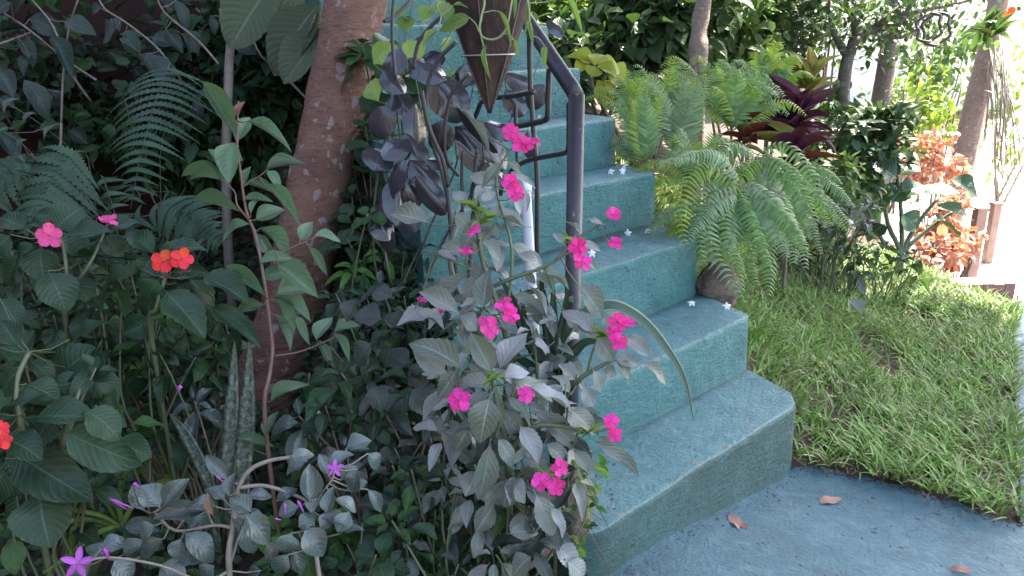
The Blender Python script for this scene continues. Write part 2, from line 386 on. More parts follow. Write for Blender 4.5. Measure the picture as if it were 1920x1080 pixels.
LF = {
    'impatiens': variants('impatiens_leaf', beta(0.85, 1.15), cnt=6, n=20, m=2, bend=0.42, fold=0.36, wav=0.07, ser=0.09, pet=0.12),
    'broad': variants('broad_leaf', beta(0.66, 0.90), n=16, m=2, bend=0.5, fold=0.2, wav=0.06, ser=0.05, pet=0.08),
    'sapling': variants('sapling_leaf', beta(0.75, 1.05), n=10, m=2, bend=0.5, fold=0.5, wav=0.03, pet=0.04),
    'oval': variants('oval_leaf', beta(0.72, 1.02), cnt=6, n=10, m=2, bend=0.45, fold=0.42, wav=0.05, pet=0.06),
    'round': variants('round_leaf', beta(0.45, 0.48), n=8, m=2, bend=0.45, fold=0.15, wav=0.04, pet=0.1),
    'bronze': variants('bronze_leaf', beta(0.5, 0.7), n=12, m=3, bend=0.6, fold=-0.25, wav=0.04, pet=0.05),
    'ribbed': variants('ribbed_leaf', beta(0.85, 0.8), n=22, m=2, bend=0.35, fold=0.22, wav=0.03, ser=0.05),
    'lance': variants('lance_leaf', beta(0.7, 1.0), n=8, m=1, bend=0.5, fold=0.35, wav=0.02),
    'strap': variants('strap_leaf', beta(0.22, 0.5), n=12, m=1, bend=1.2, fold=0.5, wav=0.0),
    'spider': variants('spider_leaf', beta(0.2, 0.6), n=12, m=1, bend=1.5, fold=0.8, wav=0.0),
    'petal': [leaf_mesh('petal', lambda t: (0.35 + 0.65 * min(1, t / 0.55)) * (1 if t < .6 else math.sqrt(max(0, 1 - ((t - .6) / .41) ** 2))), n=7, m=2, bend=-0.25 + 0.3 * q, fold=0.12, wav=0.10, seed=q) for q in range(3)],
    'fallen': [leaf_mesh('fallen_leaf', beta(.75, .95), n=10, m=2, bend=.35, fold=.10, wav=.06, seed=4)],
    'starpetal': [leaf_mesh('star_petal', beta(0.55, 0.75), n=6, m=1, bend=0.5, fold=0.3)],
}
CAMV = Vector(_C)
def leafM(base, tip, width, hint=None, roll=0.0):
    d = tip - base; L = d.length
    if L < 1e-5: L = 1e-5
    y = d / L
    if hint is None:
        hint = UP * 0.75 + (CAMV - base).normalized() * 0.75 + jit(0.45)
    z = hint - y * hint.dot(y)
    if z.length < 0.08: z = Vector((rnd(-1, 1), rnd(-1, 1), 1)); z -= y * z.dot(y)
    z.normalize(); x = y.cross(z)
    if roll: z, x = z * math.cos(roll) + x * math.sin(roll), x * math.cos(roll) - z * math.sin(roll)
    return Matrix(((x.x * width, y.x * L, z.x * L, base.x), (x.y * width, y.y * L, z.y * L, base.y), (x.z * width, y.z * L, z.z * L, base.z), (0, 0, 0, 1)))

class Plant:
    def __init__(s, name, loc, label, cat, kind, mat, stem_mat, group=None):
        s.root = thing(name, loc, label, cat, group); s.loc = Vector(loc); s.kind = kind; s.mat = mat; s.sm = stem_mat; s.pts = []; s.n = 0
    def leaf(s, base, tip, width, hint=None, kind=None, mat=None, name='leaf'):
        o = new(name, random.choice(LF[kind or s.kind]), s.root, mat or s.mat); s.n += 1
        return setM(o, leafM(base, tip, width, hint))
    def stem(s, pts, r0=0.004, r1=None, name='stem', mat=None, n=6, smooth=True):
        if smooth: pts = smooth_path(pts)
        m = len(pts); r1 = r0 * 0.6 if r1 is None else r1
        mb = MB(); mb.tube(pts, [r0 + (r1 - r0) * i / max(1, m - 1) for i in range(m)], n)
        s.pts += [Vector(q) for q in pts]
        return new(name, mb.mesh(name), s.root, mat or s.sm)
    def link(s, base, r=0.0013, maxd=0.3):
        """a petiole from a leaf base back to the nearest stem point"""
        if not s.pts: return
        q = min(s.pts, key=lambda a: (a - base).length); d = (q - base).length
        if 0.006 < d < maxd:
            mb = MB(); mid = (q + base) / 2 + Vector((0, 0, -0.08 * d)); mb.tube([q, mid, base], [r * 1.3, r, r], 4, cap=False); new('petiole', mb.mesh('petiole'), s.root, s.sm)
    def pxleaves(s, rows, d, dj=0.04, lean=0.25, kind=None, mat=None, link=True, wf=1.0):
        for row in rows:
            bx, by, tx, ty, w = row[:5]; dd = d + rnd(-dj, dj) + (row[5] if len(row) > 5 else 0)
            b = P(bx, by, dd); L = math.hypot(tx - bx, ty - by) * dd / FPX
            down = (ty - by) / max(20.0, math.hypot(tx - bx, ty - by))
            t_ = P(tx, ty, dd - lean * L * (0.3 + 0.7 * down) + rnd(-.15, .15) * L)
            s.leaf(b, t_, w * 1.2 * wf * dd / FPX, kind=kind, mat=mat)
            if link: s.link(b)
    def sprig(s, c, axis, n, L, wr, kind=None, mat=None, r=0.0022, stem=True, spread=0.9, jitter=0.25, root=None):
        """a shoot: stem from the plant's foot to c, then a whorl of leaves spiralling at its tip"""
        axis = axis.normalized(); root = root or s.loc
        if stem:
            h = (c - root).length; side = jit(0.18 * h); side.z = 0
            s.stem([root, root.lerp(c, 0.45) + side, root.lerp(c, 0.8) + side * 0.5 - axis * 0.0, c], r * 1.5, r * 0.8)
        a0 = rnd(0, 6.28); pr = axis.cross(Vector((0.37, 0.21, 0.9))).normalized(); qr = axis.cross(pr)
        for i in range(n):
            a = a0 + i * 2.4; k = i / max(1, n - 1)
            out = pr * math.cos(a) + qr * math.sin(a)
            el = (0.05 + 0.75 * k ** 1.5) * (1.0 / spread) - 0.15
            ll = L * (1.0 - 0.55 * k) * rnd(0.8, 1.15)
            b = c - axis * (L * 0.55 * (1 - k)) + out * 0.006
            d = (out + axis * el + jit(jitter) + Vector((0, 0, -0.22 * (1 - k)))).normalized()
            s.leaf(b, b + d * ll, ll * wr * rnd(0.85, 1.15), hint=axis + UP * 0.4 + jit(0.25), kind=kind, mat=mat)
    def flower(s, c, face, r, mat, eye, petal='petal', n=5, link=True, wr=0.84, tilt=0.22):
        face = face.normalized(); mb = MB(); r *= 0.84
        mb.tube([c - face * r * 0.5, c - face * r * 0.12, c + face * r * 0.05], [r * 0.05, r * 0.11, r * 0.08], 6)
        fl = new('flower', mb.mesh('flower_eye'), s.root, eye)
        a0 = rnd(0, 6.28); pr = face.cross(Vector((0.31, 0.27, 0.9))).normalized(); qr = face.cross(pr)
        for i in range(n):
            a = a0 + i * 2 * math.pi / n + rnd(-.08, .08); out = pr * math.cos(a) + qr * math.sin(a)
            b = c + out * r * 0.06 + face * (0.02 * r * (i % 2))
            o = new('petal', random.choice(LF[petal]), fl, mat)
            setM(o, leafM(b, b + (out + face * rnd(-tilt, tilt * 1.5)).normalized() * r * rnd(0.92, 1.05), r * wr, hint=face))
        if link: s.link(c - face * r * 0.5, 0.001, 0.2)
        return fl

def gpx(x, y, up=0.0):
    d = 0.8
    while d < 9:
        q = P(x, y, d)
        if q.z < hgt(q.x, q.y) + up: return q
        d += 0.01
    return P(x, y, 4)
def face_cam(p, k=0.6): return (CAMV - p).normalized() * k + UP * (1 - k)

def scatter_leaves(name, pos, dirs, nrm, L, W, mat, parent=None, seg=3, bend=0.5, prof=None, fold=0.3):
    """many small leaves as one mesh (numpy)"""
    N = len(pos); prof = prof or beta(0.6, 0.8)
    y = dirs / np.linalg.norm(dirs, axis=1, keepdims=True)
    z = nrm - y * np.sum(nrm * y, axis=1, keepdims=True); z /= np.linalg.norm(z, axis=1, keepdims=True) + 1e-9; x = np.cross(y, z)
    rows = []; uv = []
    ts = np.linspace(0, 1, seg + 1)
    for t in ts:
        hw = 0.5 * max(prof(min(max(t, 0.001), 0.999)), 0.03)
        cyy = math.sin(bend * t) / bend; cz = -(1 - math.cos(bend * t)) / bend
        for u in (-1, 0, 1):
            rows.append(pos + y * (cyy * L)[:, None] + z * ((cz * L) + fold * abs(u) * hw * W)[:, None] + x * (u * hw * W)[:, None]); uv.append((0.5 + 0.5 * u, t))
    R = len(rows); V = np.stack(rows, axis=1).reshape(-1, 3); UV = np.tile(np.array(uv), (N, 1))
    q = []
    for i in range(seg):
        for j in range(2): q.append((i * 3 + j, i * 3 + j + 1, (i + 1) * 3 + j + 1, (i + 1) * 3 + j))
    F = (np.arange(N)[:, None, None] * R + np.array(q)[None]).reshape(-1, 4)
    return new(name, np_mesh(name, V, F, UV), parent, mat)
def rdir(N): v = rng.normal(size=(N, 3)); return v / np.linalg.norm(v, axis=1, keepdims=True)
def clumpy(N, c, rad, k=14, tight=0.35):
    """points in an uneven ellipsoid made of clumps"""
    cen = rdir(k) * (rng.uniform(0.25, 0.95, (k, 1))); idx = rng.integers(0, k, N)
    p = cen[idx] + rdir(N) * (tight * rng.uniform(0.1, 1, (N, 1)) ** 0.5)
    return np.array(c) + p * np.array(rad)
def shrub(name, loc, c, rad, N, L, W, mat, stem_mat, label, cat='shrub', k=14, stems=4, droop=0.3, group=None, tight=0.35, prof=None, sr=0.008):
    root = thing(name, loc, label, cat, group)
    p = clumpy(N, c, rad, k, tight); d = rdir(N) + (p - np.array(c)) / np.array(rad) * 0.8 + np.array([0, 0, -droop]); nn = rdir(N) * 0.5 + np.array([0, -0.25, 1.0])
    scatter_leaves('crown', p, d, nn, L * rng.uniform(0.6, 1.25, N), W * rng.uniform(0.7, 1.2, N), mat, root, prof=prof)
    for i in range(stems):
        tgt = Vector(c) + Vector((rnd(-.6, .6) * rad[0], rnd(-.6, .6) * rad[1], rnd(-.2, .7) * rad[2]))
        mb = MB(); l0 = Vector(loc) + Vector((rnd(-.03, .03), rnd(-.03, .03), -0.02)); mb.tube(smooth_path([l0, l0.lerp(tgt, .5) + jit(.05), tgt]), [sr * (1 - .07 * q) for q in range(9)], 6)
        new('stem', mb.mesh('stem'), root, stem_mat)
    return root

def frond_mesh(path, hint, plen, npair, pw=0.012, droop=0.25, toothed=True, rr=0.0018, seg=8, tipk=0.12, curl=0.0, fwd=0.35, basek=0.5, mbk=None):
    """one fern frond along a path: rachis plus narrow pinnae on both sides"""
    path = smooth_path(path, 6); m = len(path); mb = mbk or MB(); mr = MB()
    mr.tube(path, [rr * (1 - 0.75 * i / (m - 1)) for i in range(m)], 5)
    acc = [0.0]
    for i in range(1, m): acc.append(acc[-1] + (path[i] - path[i - 1]).length)
    for k in range(npair):
        t = 0.06 + 0.93 * k / npair; s_ = t * acc[-1]; i = max(1, next((q for q in range(m) if acc[q] >= s_), m - 1))
        a = (s_ - acc[i - 1]) / max(1e-6, acc[i] - acc[i - 1]); p0 = path[i - 1].lerp(path[i], a); tg = (path[i] - path[i - 1]).normalized()
        nz = hint - tg * hint.dot(tg); nz.normalize(); sd_ = tg.cross(nz)
        prof = min(1.0, basek + t / 0.3 * (1 - basek)) * (tipk + (1 - tipk) * (1 - max(0, t - 0.25) / 0.75) ** 0.8)
        for sg in (-1, 1):
            L = plen * prof * rnd(0.74, 1.12); V = []; UV = []; F = []; tt0 = rnd(-.14, .14); dz_ = rnd(-.12, .12)
            for j in range(seg + 1):
                q = j / seg
                c = p0 + sd_ * (sg * L * q) + tg * (L * (fwd * q + tt0 * q + 0.25 * curl * q * q)) + nz * (-droop * L * q * q + dz_ * L * q) + nz * (0.04 * L * math.sin(q * 3))
                w = pw * prof ** 0.5 * (1 - q ** 1.6) * (1.0 if not toothed else (1.25 if j % 2 == 0 else 0.62)) + 0.0004
                ax = tg * 1.0 - sd_ * sg * fwd
                V += [c - ax * w * 0.5, c + ax * w * 0.5 + nz * w * 0.15]; UV += [(0.15, q), (0.85, q)]
            F = [(2 * j, 2 * j + 1, 2 * j + 3, 2 * j + 2) for j in range(seg)]
            mb.add(V, F, UV)
    return mb, mr
def frond(root, path, hint, plen, npair, mat, rmat, single=False, **kw):
    mb, mr = frond_mesh(path, hint, plen, npair, **kw)
    o = new('frond', mr.mesh('frond_stalk'), root, rmat)
    if single:                                            # large pinnae: each a piece of its own
        vn_ = (kw.get('seg', 8) + 1) * 2; fn_ = kw.get('seg', 8)
        for i in range(len(mb.v) // vn_):
            m1 = MB(); m1.add(mb.v[i * vn_:(i + 1) * vn_], [tuple(q - i * vn_ for q in f) for f in mb.f[i * fn_:(i + 1) * fn_]], mb.uv[i * vn_:(i + 1) * vn_]); new('pinna', m1.mesh('pinna'), o, mat)
    else: new('pinnae', mb.mesh('pinnae'), o, mat)['kind'] = 'stuff'
    return o
# ================================================================ plant materials
S_GREEN = simple('green_stem', (0.07, 0.11, 0.05), (0.10, 0.10, 0.06), 0.5, 30, 0.1)
S_BROWN = simple('brown_stem', (0.13, 0.09, 0.07), (0.22, 0.17, 0.14), 0.7, 40, 0.4)
S_RED = simple('reddish_stem', (0.13, 0.065, 0.055), (0.20, 0.12, 0.10), 0.55, 40, 0.2)
S_PALE = simple('pale_stem', (0.26, 0.22, 0.19), (0.16, 0.13, 0.11), 0.6, 40, 0.2)
L_IMPD = leaf_mat('impatiens_dark_green', (0.015, 0.044, 0.022), (0.028, 0.062, 0.034), (0.085, 0.135, 0.08), 0.40, 9, 0.3, 0.45, 0.15, spec=.27)
L_IMPG = leaf_mat('impatiens_grey_green', (0.125, 0.16, 0.125), (0.29, 0.295, 0.305), (0.40, 0.42, 0.40), 0.40, 8, 0.3, 0.5, 0.15, spec=.45, sheen=0.15)
L_IMPM = leaf_mat('impatiens_slate', (0.034, 0.052, 0.042), (0.07, 0.08, 0.08), (0.12, 0.14, 0.13), 0.40, 8, 0.3, 0.4, 0.12, spec=.28)
L_SAP = leaf_mat('sapling_green', (0.085, 0.165, 0.09), (0.145, 0.225, 0.15), (0.25, 0.32, 0.22), 0.36, 8, 0.35, 0.4, 0.22, spec=.4, back=(0.22, 0.26, 0.24))
L_BAR = leaf_mat('slate_glossy', (0.050, 0.080, 0.070), (0.11, 0.14, 0.135), (0.16, 0.20, 0.19), 0.26, 6, 0.35, 0.3, 0.12, bump=0.2, spec=.65)
L_BRONZE = leaf_mat('bronze_leaf', (0.030, 0.028, 0.036), (0.055, 0.05, 0.06), (0.10, 0.09, 0.105), 0.2, 5, 0.4, 0.4, 0.05, bump=0.10, spec=.65)
L_RIB = leaf_mat('ribbed_green', (0.060, 0.090, 0.052), (0.085, 0.115, 0.075), (0.19, 0.21, 0.16), 0.5, 13, 0.22, 0.7, 0.2, bump=0.8)
L_DK = leaf_mat('undergrowth_green', (0.018, 0.05, 0.022), (0.036, 0.075, 0.038), (0.07, 0.11, 0.07), 0.38, 7, 0.3, 0.4, 0.12, spec=.25)
L_GC = leaf_mat('ground_cover_green', (0.020, 0.060, 0.018), (0.035, 0.095, 0.028), (0.08, 0.15, 0.06), 0.4, 5, 0.3, 0.4, 0.15)
L_LIME = leaf_mat('lime_green', (0.055, 0.16, 0.03), (0.085, 0.22, 0.04), (0.17, 0.30, 0.1), 0.4, 6, 0.3, 0.4, 0.2)
L_VINE = leaf_mat('vine_green', (0.14, 0.24, 0.07), (0.24, 0.34, 0.10), (0.35, 0.42, 0.2), 0.42, 5, 0.3, 0.4, 0.35)
L_SLATE = leaf_mat('slate_blue_leaf', (0.032, 0.058, 0.046), (0.065, 0.085, 0.082), (0.14, 0.16, 0.17), 0.42, 7, 0.3, 0.4, 0.1)
L_SPID = leaf_mat('spider_green', (0.075, 0.14, 0.035), (0.12, 0.19, 0.05), (0.36, 0.40, 0.17), 0.4, 1, 0.0, 0.8, 0.25)
F_PINK = leaf_mat('pink_petal', (0.66, 0.022, 0.24), (0.78, 0.06, 0.36), (0.95, 0.25, 0.58), 0.5, 3, 0.2, 0.25, 0.3, back=(0.85, 0.2, 0.5), bump=0.15)
F_ROSE = leaf_mat('rose_petal', (0.70, 0.06, 0.24), (0.78, 0.10, 0.30), (0.95, 0.3, 0.5), 0.5, 3, 0.2, 0.25, 0.3, bump=0.15)
F_ORANGE = leaf_mat('orange_red_petal', (0.75, 0.055, 0.028), (0.82, 0.09, 0.04), (0.95, 0.25, 0.1), 0.5, 3, 0.2, 0.2, 0.3, bump=0.15)
F_PURPLE = leaf_mat('purple_petal', (0.42, 0.08, 0.48), (0.5, 0.12, 0.55), (0.7, 0.35, 0.7), 0.5, 3, 0.2, 0.4, 0.3, bump=0.1)
F_EYE = simple('flower_eye', (0.22, 0.01, 0.07), (0.3, 0.03, 0.1), 0.6, 60, 0)
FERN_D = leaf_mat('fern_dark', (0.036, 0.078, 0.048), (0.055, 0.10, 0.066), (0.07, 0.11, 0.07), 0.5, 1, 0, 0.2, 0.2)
FERN_S = simple('fern_stalk', (0.07, 0.06, 0.045), (0.10, 0.09, 0.06), 0.6, 30, 0.1)

# bark
def bark(name, c1, c2, lichen, lsc=16, lamt=0.62, sc=1.0):
    t = NT(name); co = t.coord(); 
    n1 = t.noise(7 * sc, 7, 0.65, co); ln = t.noise(26 * sc, 6, 0.7, t.mapping(co, (1, 1, 3.2)))
    col = t.ramp(n1, [(0.3, c1), (0.7, c2)])
    col = t.mix(t.ramp(ln, [(0.5, (0, 0, 0)), (0.68, (0.6, 0.6, 0.6))]), col, tuple(x * 0.45 for x in c1))
    vo = t.n('TexVoronoi', feature='F1'); vo.inputs['Scale'].default_value = lsc; va = t.n('VectorMath', operation='ADD'); t.l(co, va.inputs[0]); nn_ = t.n('TexNoise'); nn_.inputs['Scale'].default_value = 40
    vs_ = t.n('VectorMath', operation='SCALE'); t.l(nn_.outputs['Color'], vs_.inputs[0]); vs_.inputs[3].default_value = 0.055; t.l(vs_.outputs[0], va.inputs[1]); t.l(va.outputs[0], vo.inputs['Vector'])
    rs = t.n('SeparateColor'); t.l(vo.outputs['Color'], rs.inputs[0])
    msk = t.math('LESS_THAN', vo.outputs['Distance'], t.math('MULTIPLY', t.math('SUBTRACT', rs.outputs[0], 0.3), lamt * 0.8))
    area = t.ramp(t.noise(2.6, 3, 0.5, co), [(0.36, (0, 0, 0)), (0.52, (1, 1, 1))])
    col = t.mix(t.math('MULTIPLY', msk, t.math('MULTIPLY', area, 0.55)), col, lichen)
    sm = t.ramp(t.noise(70, 3, 0.6, co), [(0.64, (0, 0, 0)), (0.70, (1, 1, 1))])
    col = t.mix(t.math('MULTIPLY', sm, t.math('MULTIPLY', area, 0.6)), col, lichen)
    t.l(col, t.b.inputs['Base Color']); t.b.inputs['Roughness'].default_value = 0.8
    t.l(t.bump(t.math('ADD', ln, t.math('MULTIPLY', n1, 0.9)), 1.0, 0.02), t.b.inputs['Normal']); return t.m
M_BARK = bark('reddish_bark', (0.165, 0.075, 0.056), (0.33, 0.175, 0.13), (0.50, 0.45, 0.45), 29, 0.80)
M_BARK2 = bark('pale_bark', (0.25, 0.17, 0.14), (0.36, 0.26, 0.22), (0.45, 0.42, 0.4), 20, 0.66)
M_BARK3 = bark('grey_bark', (0.10, 0.08, 0.07), (0.18, 0.15, 0.13), (0.3, 0.3, 0.27), 20, 0.66)
L_CANOPY = leaf_mat('canopy_green', (0.05, 0.10, 0.03), (0.08, 0.14, 0.045), (0.15, 0.2, 0.1), 0.45, 7, 0.3, 0.3, 0.15)

# ================================================================ big leaning tree
TD = 2.15
tp = [(500, 745), (509, 700), (528, 640), (553, 560), (577, 450), (596, 360), (634, 180), (668, 0)]
tw_ = [66, 62, 60, 60, 59, 59, 58, 58]
path = [P(x, y, TD + 0.01 * i) for i, (x, y) in enumerate(tp)]
g0 = path[0].copy(); path = [Vector((g0.x - .03, g0.y, hgt(g0.x, g0.y) - 0.08))] + path
rads = [tw_[0] * 1.2 * TD / FPX] + [w * TD / FPX for w in tw_]
d_ = (path[-1] - path[-2]).normalized()
q = path[-1]
path += [q + d_ * 0.5, q + d_ * 1.2 + Vector((0.1, 0.05, 0.1)), Vector((0.15, 2.65, 3.05))]; rads += [0.085, 0.075, 0.06]
tree = thing('tree', (path[0].x, path[0].y, path[0].z + 0.08), 'leaning reddish-brown tree trunk with pale lichen spots, behind the leafy sapling', 'tree')
sp_ = smooth_path(path, 5); rr = np.interp(np.linspace(0, len(rads) - 1, len(sp_)), range(len(rads)), rads)
mb = MB(); mb.tube(sp_, [r * (1 + 0.03 * math.sin(i * 1.3) + 0.02 * math.sin(i * 2.9)) for i, r in enumerate(rr)], 22, wob=0.018); new('trunk', mb.mesh('trunk'), tree, M_BARK)
for tx, ty, tz in ((-1.2, 2.6, 3.3), (1.8, 3.4, 3.4), (0.6, 4.6, 3.5), (1.2, 2.4, 3.6), (2.6, 2.9, 3.3)):
    mb = MB(); e = Vector((tx, ty, tz)); a = path[-1]; mb.tube(smooth_path([a - d_ * 0.1, a.lerp(e, .5) + Vector((0, 0, .25)), e]), [0.05 * (1 - .09 * k) for k in range(9)], 8); new('branch', mb.mesh('branch'), tree, M_BARK)
def crown(root, c, rad, N, L, W, k=40, tight=0.32):
    p = clumpy(N, c, rad, k, tight); d = rdir(N) + np.array([0, 0, -0.2]); nn = rdir(N) * 0.6 + np.array([0, 0, 1.0])
    return scatter_leaves('crown', p, d, nn, L * rng.uniform(0.7, 1.25, N), W * rng.uniform(0.7, 1.2, N), L_CANOPY, root, seg=2)
crown(tree, (1.0, 3.0, 3.55), (2.5, 1.9, 0.55), 14000, 0.19, 0.10, k=90)
crown(tree, (2.6, 2.6, 3.45), (1.3, 1.1, 0.35), 7000, 0.19, 0.10, k=50)

# ================================================================ dark red wall behind the bed
mb = MB(); mb.box((-6.0, 3.55, -0.3), (-1.05, 3.75, 2.6)); me = mb.mesh('wall', False)
w_ = new('garden_wall', me, None, simple('dark_red_plaster', (0.040, 0.012, 0.010), (0.022, 0.008, 0.007), 0.9, 6, 0.5)); tag(w_, 'dark red wall in deep shade behind the leafy bed', 'wall')

mb = MB(); mb.box((-2.75, -1.2, -.3), (-2.55, 3.548, 2.6)); w_ = new('garden_wall', mb.mesh('wall', False), None, bpy.data.materials['dark_red_plaster']); tag(w_, 'added unseen dark red side wall that shades the bed from outside the frame', 'wall')  # unseen side wing, added to cut sky light from the left
# ================================================================ sapling in front of the trunk
b0 = P(497, 835, 1.52); b0.z = hgt(b0.x, b0.y)
sap = Plant('sapling', b0, 'slender sapling with pale green pointed leaves in front of the leaning trunk', 'sapling', 'sapling', L_SAP, S_RED)
D1 = 1.45
sap.stem([b0] + [P(x, y, D1) for x, y in ((497, 790), (506, 700), (511, 650), (500, 560), (482, 450), (463, 400), (452, 330), (445, 270), (447, 190))], 0.0052, 0.0018, smooth=True)
sap.stem([P(x, y, D1) for x, y in ((486, 470), (520, 475), (552, 462), (590, 445))], 0.002, 0.0012)
sap.stem([P(x, y, D1) for x, y in ((512, 668), (560, 660), (600, 645), (634, 628))], 0.0022, 0.0012)
sap.stem([P(x, y, D1) for x, y in ((486, 478), (470, 420), (445, 385), (440, 360), (415, 335))], 0.0024, 0.0012)
sap.stem([P(x, y, D1) for x, y in ((456, 350), (480, 335), (502, 318))], 0.0018, 0.001)
sap.pxleaves([(443, 255, 379, 145, 32), (443, 265, 468, 205, 28), (463, 228, 552, 264, 27), (438, 268, 425, 342, 42), (500, 318, 568, 300, 25), (425, 338, 323, 305, 24), (412, 337, 343, 318, 24), (415, 330, 392, 275, 17),
    (503, 320, 527, 354, 20), (460, 345, 525, 362, 18), (450, 397, 358, 368, 25), (467, 420, 396, 436, 31), (480, 412, 533, 386, 34), (498, 348, 562, 416, 25), (457, 375, 512, 376, 18), (487, 428, 552, 482, 26),
    (482, 438, 519, 492, 22), (563, 450, 586, 413, 27), (588, 444, 641, 437, 18), (580, 463, 618, 512, 15), (497, 555, 420, 492, 23), (495, 572, 423, 577, 28), (488, 493, 548, 470, 22), (522, 498, 598, 548, 40),
    (514, 555, 588, 591, 25), (520, 550, 587, 533, 36), (516, 563, 558, 618, 22), (516, 590, 554, 652, 25), (556, 593, 581, 645, 16), (593, 637, 614, 586, 27), (597, 642, 628, 680, 17), (628, 623, 673, 603, 25),
    (628, 625, 656, 677, 19), (497, 817, 517, 768, 24), (508, 753, 574, 711, 22), (446, 822, 514, 830, 24), (470, 400, 486, 362, 14), (454, 300, 405, 262, 18), (455, 350, 470, 310, 16), (492, 520, 545, 505, 26)], D1, 0.03, wf=.82)
o = sap.leaf(P(446, 222, D1), P(455, 186, D1), 0.012, mat=simple('brown_bud', (0.16, 0.06, 0.04), (0.2, 0.09, 0.06)), name='bud')

# ================================================================ impatiens on the left (orange-red and pink)
D2 = 1.42
b0 = P(285, 700, 1.5); b0.z = hgt(b0.x, b0.y)
ip = Plant('impatiens', b0, 'dark-leaved impatiens topped by two orange-red flowers', 'flowering plant', 'impatiens', L_IMPD, S_GREEN)
ip.stem([b0, P(285, 640, 1.46), P(293, 580, D2), P(310, 520, D2)], 0.006, 0.004)
ip.pxleaves([(293, 480, 233, 425, 40), (310, 472, 379, 440, 48), (265, 503, 155, 542, 48), (277, 493, 125, 462, 44, .05), (305, 540, 383, 622, 60), (350, 518, 418, 572, 40), (371, 515, 471, 552, 50), (388, 570, 488, 646, 40, .03),
    (300, 520, 262, 568, 46), (315, 500, 330, 445, 34, .04), (300, 545, 250, 600, 44, .06), (330, 530, 372, 575, 40, .06), (285, 480, 262, 520, 36, .03), (320, 510, 388, 505, 36, .05), (295, 600, 225, 625, 40, .08), (300, 610, 350, 660, 44, .09)], D2, 0.03)
def fill(pl, rows, d, L, wr, n=(5, 7), mats=None, kind=None):
    for row in rows:
        c = P(row[0], row[1], d + rnd(-.05, .05) + (row[2] if len(row) > 2 else 0)); c.z = max(c.z, hgt(c.x, c.y) + .05)
        rt = pl.loc.lerp(c, .35); rt.z = min(rt.z, c.z - .03)
        pl.sprig(c, UP * .8 + (CAMV - c).normalized() * .4 + jit(.3), random.randint(*n), L * rnd(.8, 1.2), wr, root=rt, mat=random.choice(mats) if mats else None, kind=kind)
fill(ip, [(230, 560), (280, 620), (350, 600), (400, 640), (240, 490), (330, 570), (200, 590), (420, 590), (300, 665), (380, 540)], 1.52, .085, .46, mats=[L_IMPD, L_IMPD, L_DK, L_GC])
for x, y, r in ((306, 491, 25), (341, 486, 24)):
    c = P(x, y, D2 - 0.05); ip.flower(c, face_cam(c, 0.85) + jit(.12), r * D2 / FPX, F_ORANGE, F_EYE)
c = P(348, 508, D2 - 0.04); ip.flower(c, Vector((0.2, -0.3, -0.8)), 14 * D2 / FPX, F_ROSE, F_EYE, n=3)

b0 = P(95, 640, 1.55); b0.z = hgt(b0.x, b0.y)
ipk = Plant('impatiens', b0, 'dark-leaved impatiens with one open pink flower and one seen edge-on, by the ferns', 'flowering plant', 'impatiens', L_IMPD, S_GREEN)
ipk.stem([b0, P(120, 580, 1.48), P(125, 520, D2), P(115, 450, D2), P(92, 445, D2 - .02)], 0.006, 0.002)
ipk.stem([P(122, 560, 1.46), P(165, 500, D2), P(190, 450, D2 + .03), P(203, 415, D2 + .03)], 0.004, 0.002)
ipk.pxleaves([(103, 430, 148, 382, 56), (120, 442, 205, 428, 42), (48, 430, -8, 392, 40), (75, 462, 80, 530, 54), (65, 456, 15, 492, 34), (90, 508, 128, 580, 60), (20, 440, -25, 482, 40), (100, 425, 60, 385, 44, .05), (105, 440, 170, 468, 44, .05),
    (60, 440, 100, 400, 40, .06), (195, 440, 228, 480, 34, .06), (205, 430, 255, 405, 32, .05), (110, 500, 60, 545, 50, .06), (190, 450, 240, 460, 34, .04), (125, 520, 180, 560, 44, .07), (40, 480, -10, 530, 46, .05)], D2, 0.03, kind='broad')
fill(ipk, [(40, 520), (150, 500), (180, 540), (20, 570), (100, 590), (160, 600), (60, 420), (220, 520), (130, 640), (20, 470), (190, 640)], 1.52, .085, .5, mats=[L_IMPD, L_IMPD, L_GC])
for x, y, r, k in ((92, 442, 26, 0.95), (203, 414, 21, 0.25)):
    c = P(x, y, D2 - 0.06); ipk.flower(c, face_cam(c, k) + jit(.08), r * D2 / FPX, F_ROSE, F_EYE)

D3 = 1.2
b0 = P(60, 1000, 1.3); b0.z = hgt(b0.x, b0.y)
ipl = Plant('impatiens', b0, 'large-leaved dark impatiens in the lower corner with an orange-red bloom at the edge', 'flowering plant', 'broad', L_IMPD, S_GREEN)
ipl.stem([b0, P(60, 900, 1.28), P(40, 800, D3 + .03), P(30, 720, D3 + .03), P(55, 660, D3 + .05)], 0.007, 0.004)
ipl.stem([P(60, 900, 1.28), P(110, 850, 1.25), P(130, 790, 1.24), P(150, 730, 1.26)], 0.005, 0.003)
ipl.pxleaves([(33, 648, 0, 598, 38, .1), (130, 637, 58, 644, 44, .12), (103, 712, 172, 648, 68, .14), (53, 673, 108, 708, 36, .1), (-5, 650, 48, 678, 40, .08), (0, 776, 82, 733, 58), (63, 782, 174, 774, 56), (160, 770, 236, 806, 54), (120, 808, 252, 873, 70),
    (0, 818, 82, 846, 50), (25, 848, 166, 938, 72), (72, 920, 88, 1027, 84), (215, 828, 284, 852, 46, .08), (30, 700, -20, 740, 50, .05), (50, 720, 110, 740, 46, .06), (10, 880, -30, 950, 60, .03), (20, 690, 60, 620, 40, .14), (160, 720, 210, 690, 44, .15),
    (140, 640, 190, 600, 44, .2), (10, 860, 40, 930, 56, .05), (170, 700, 230, 740, 46, .16), (0, 560, 40, 610, 40, .2), (130, 690, 60, 720, 44, .12)], D3, 0.025)
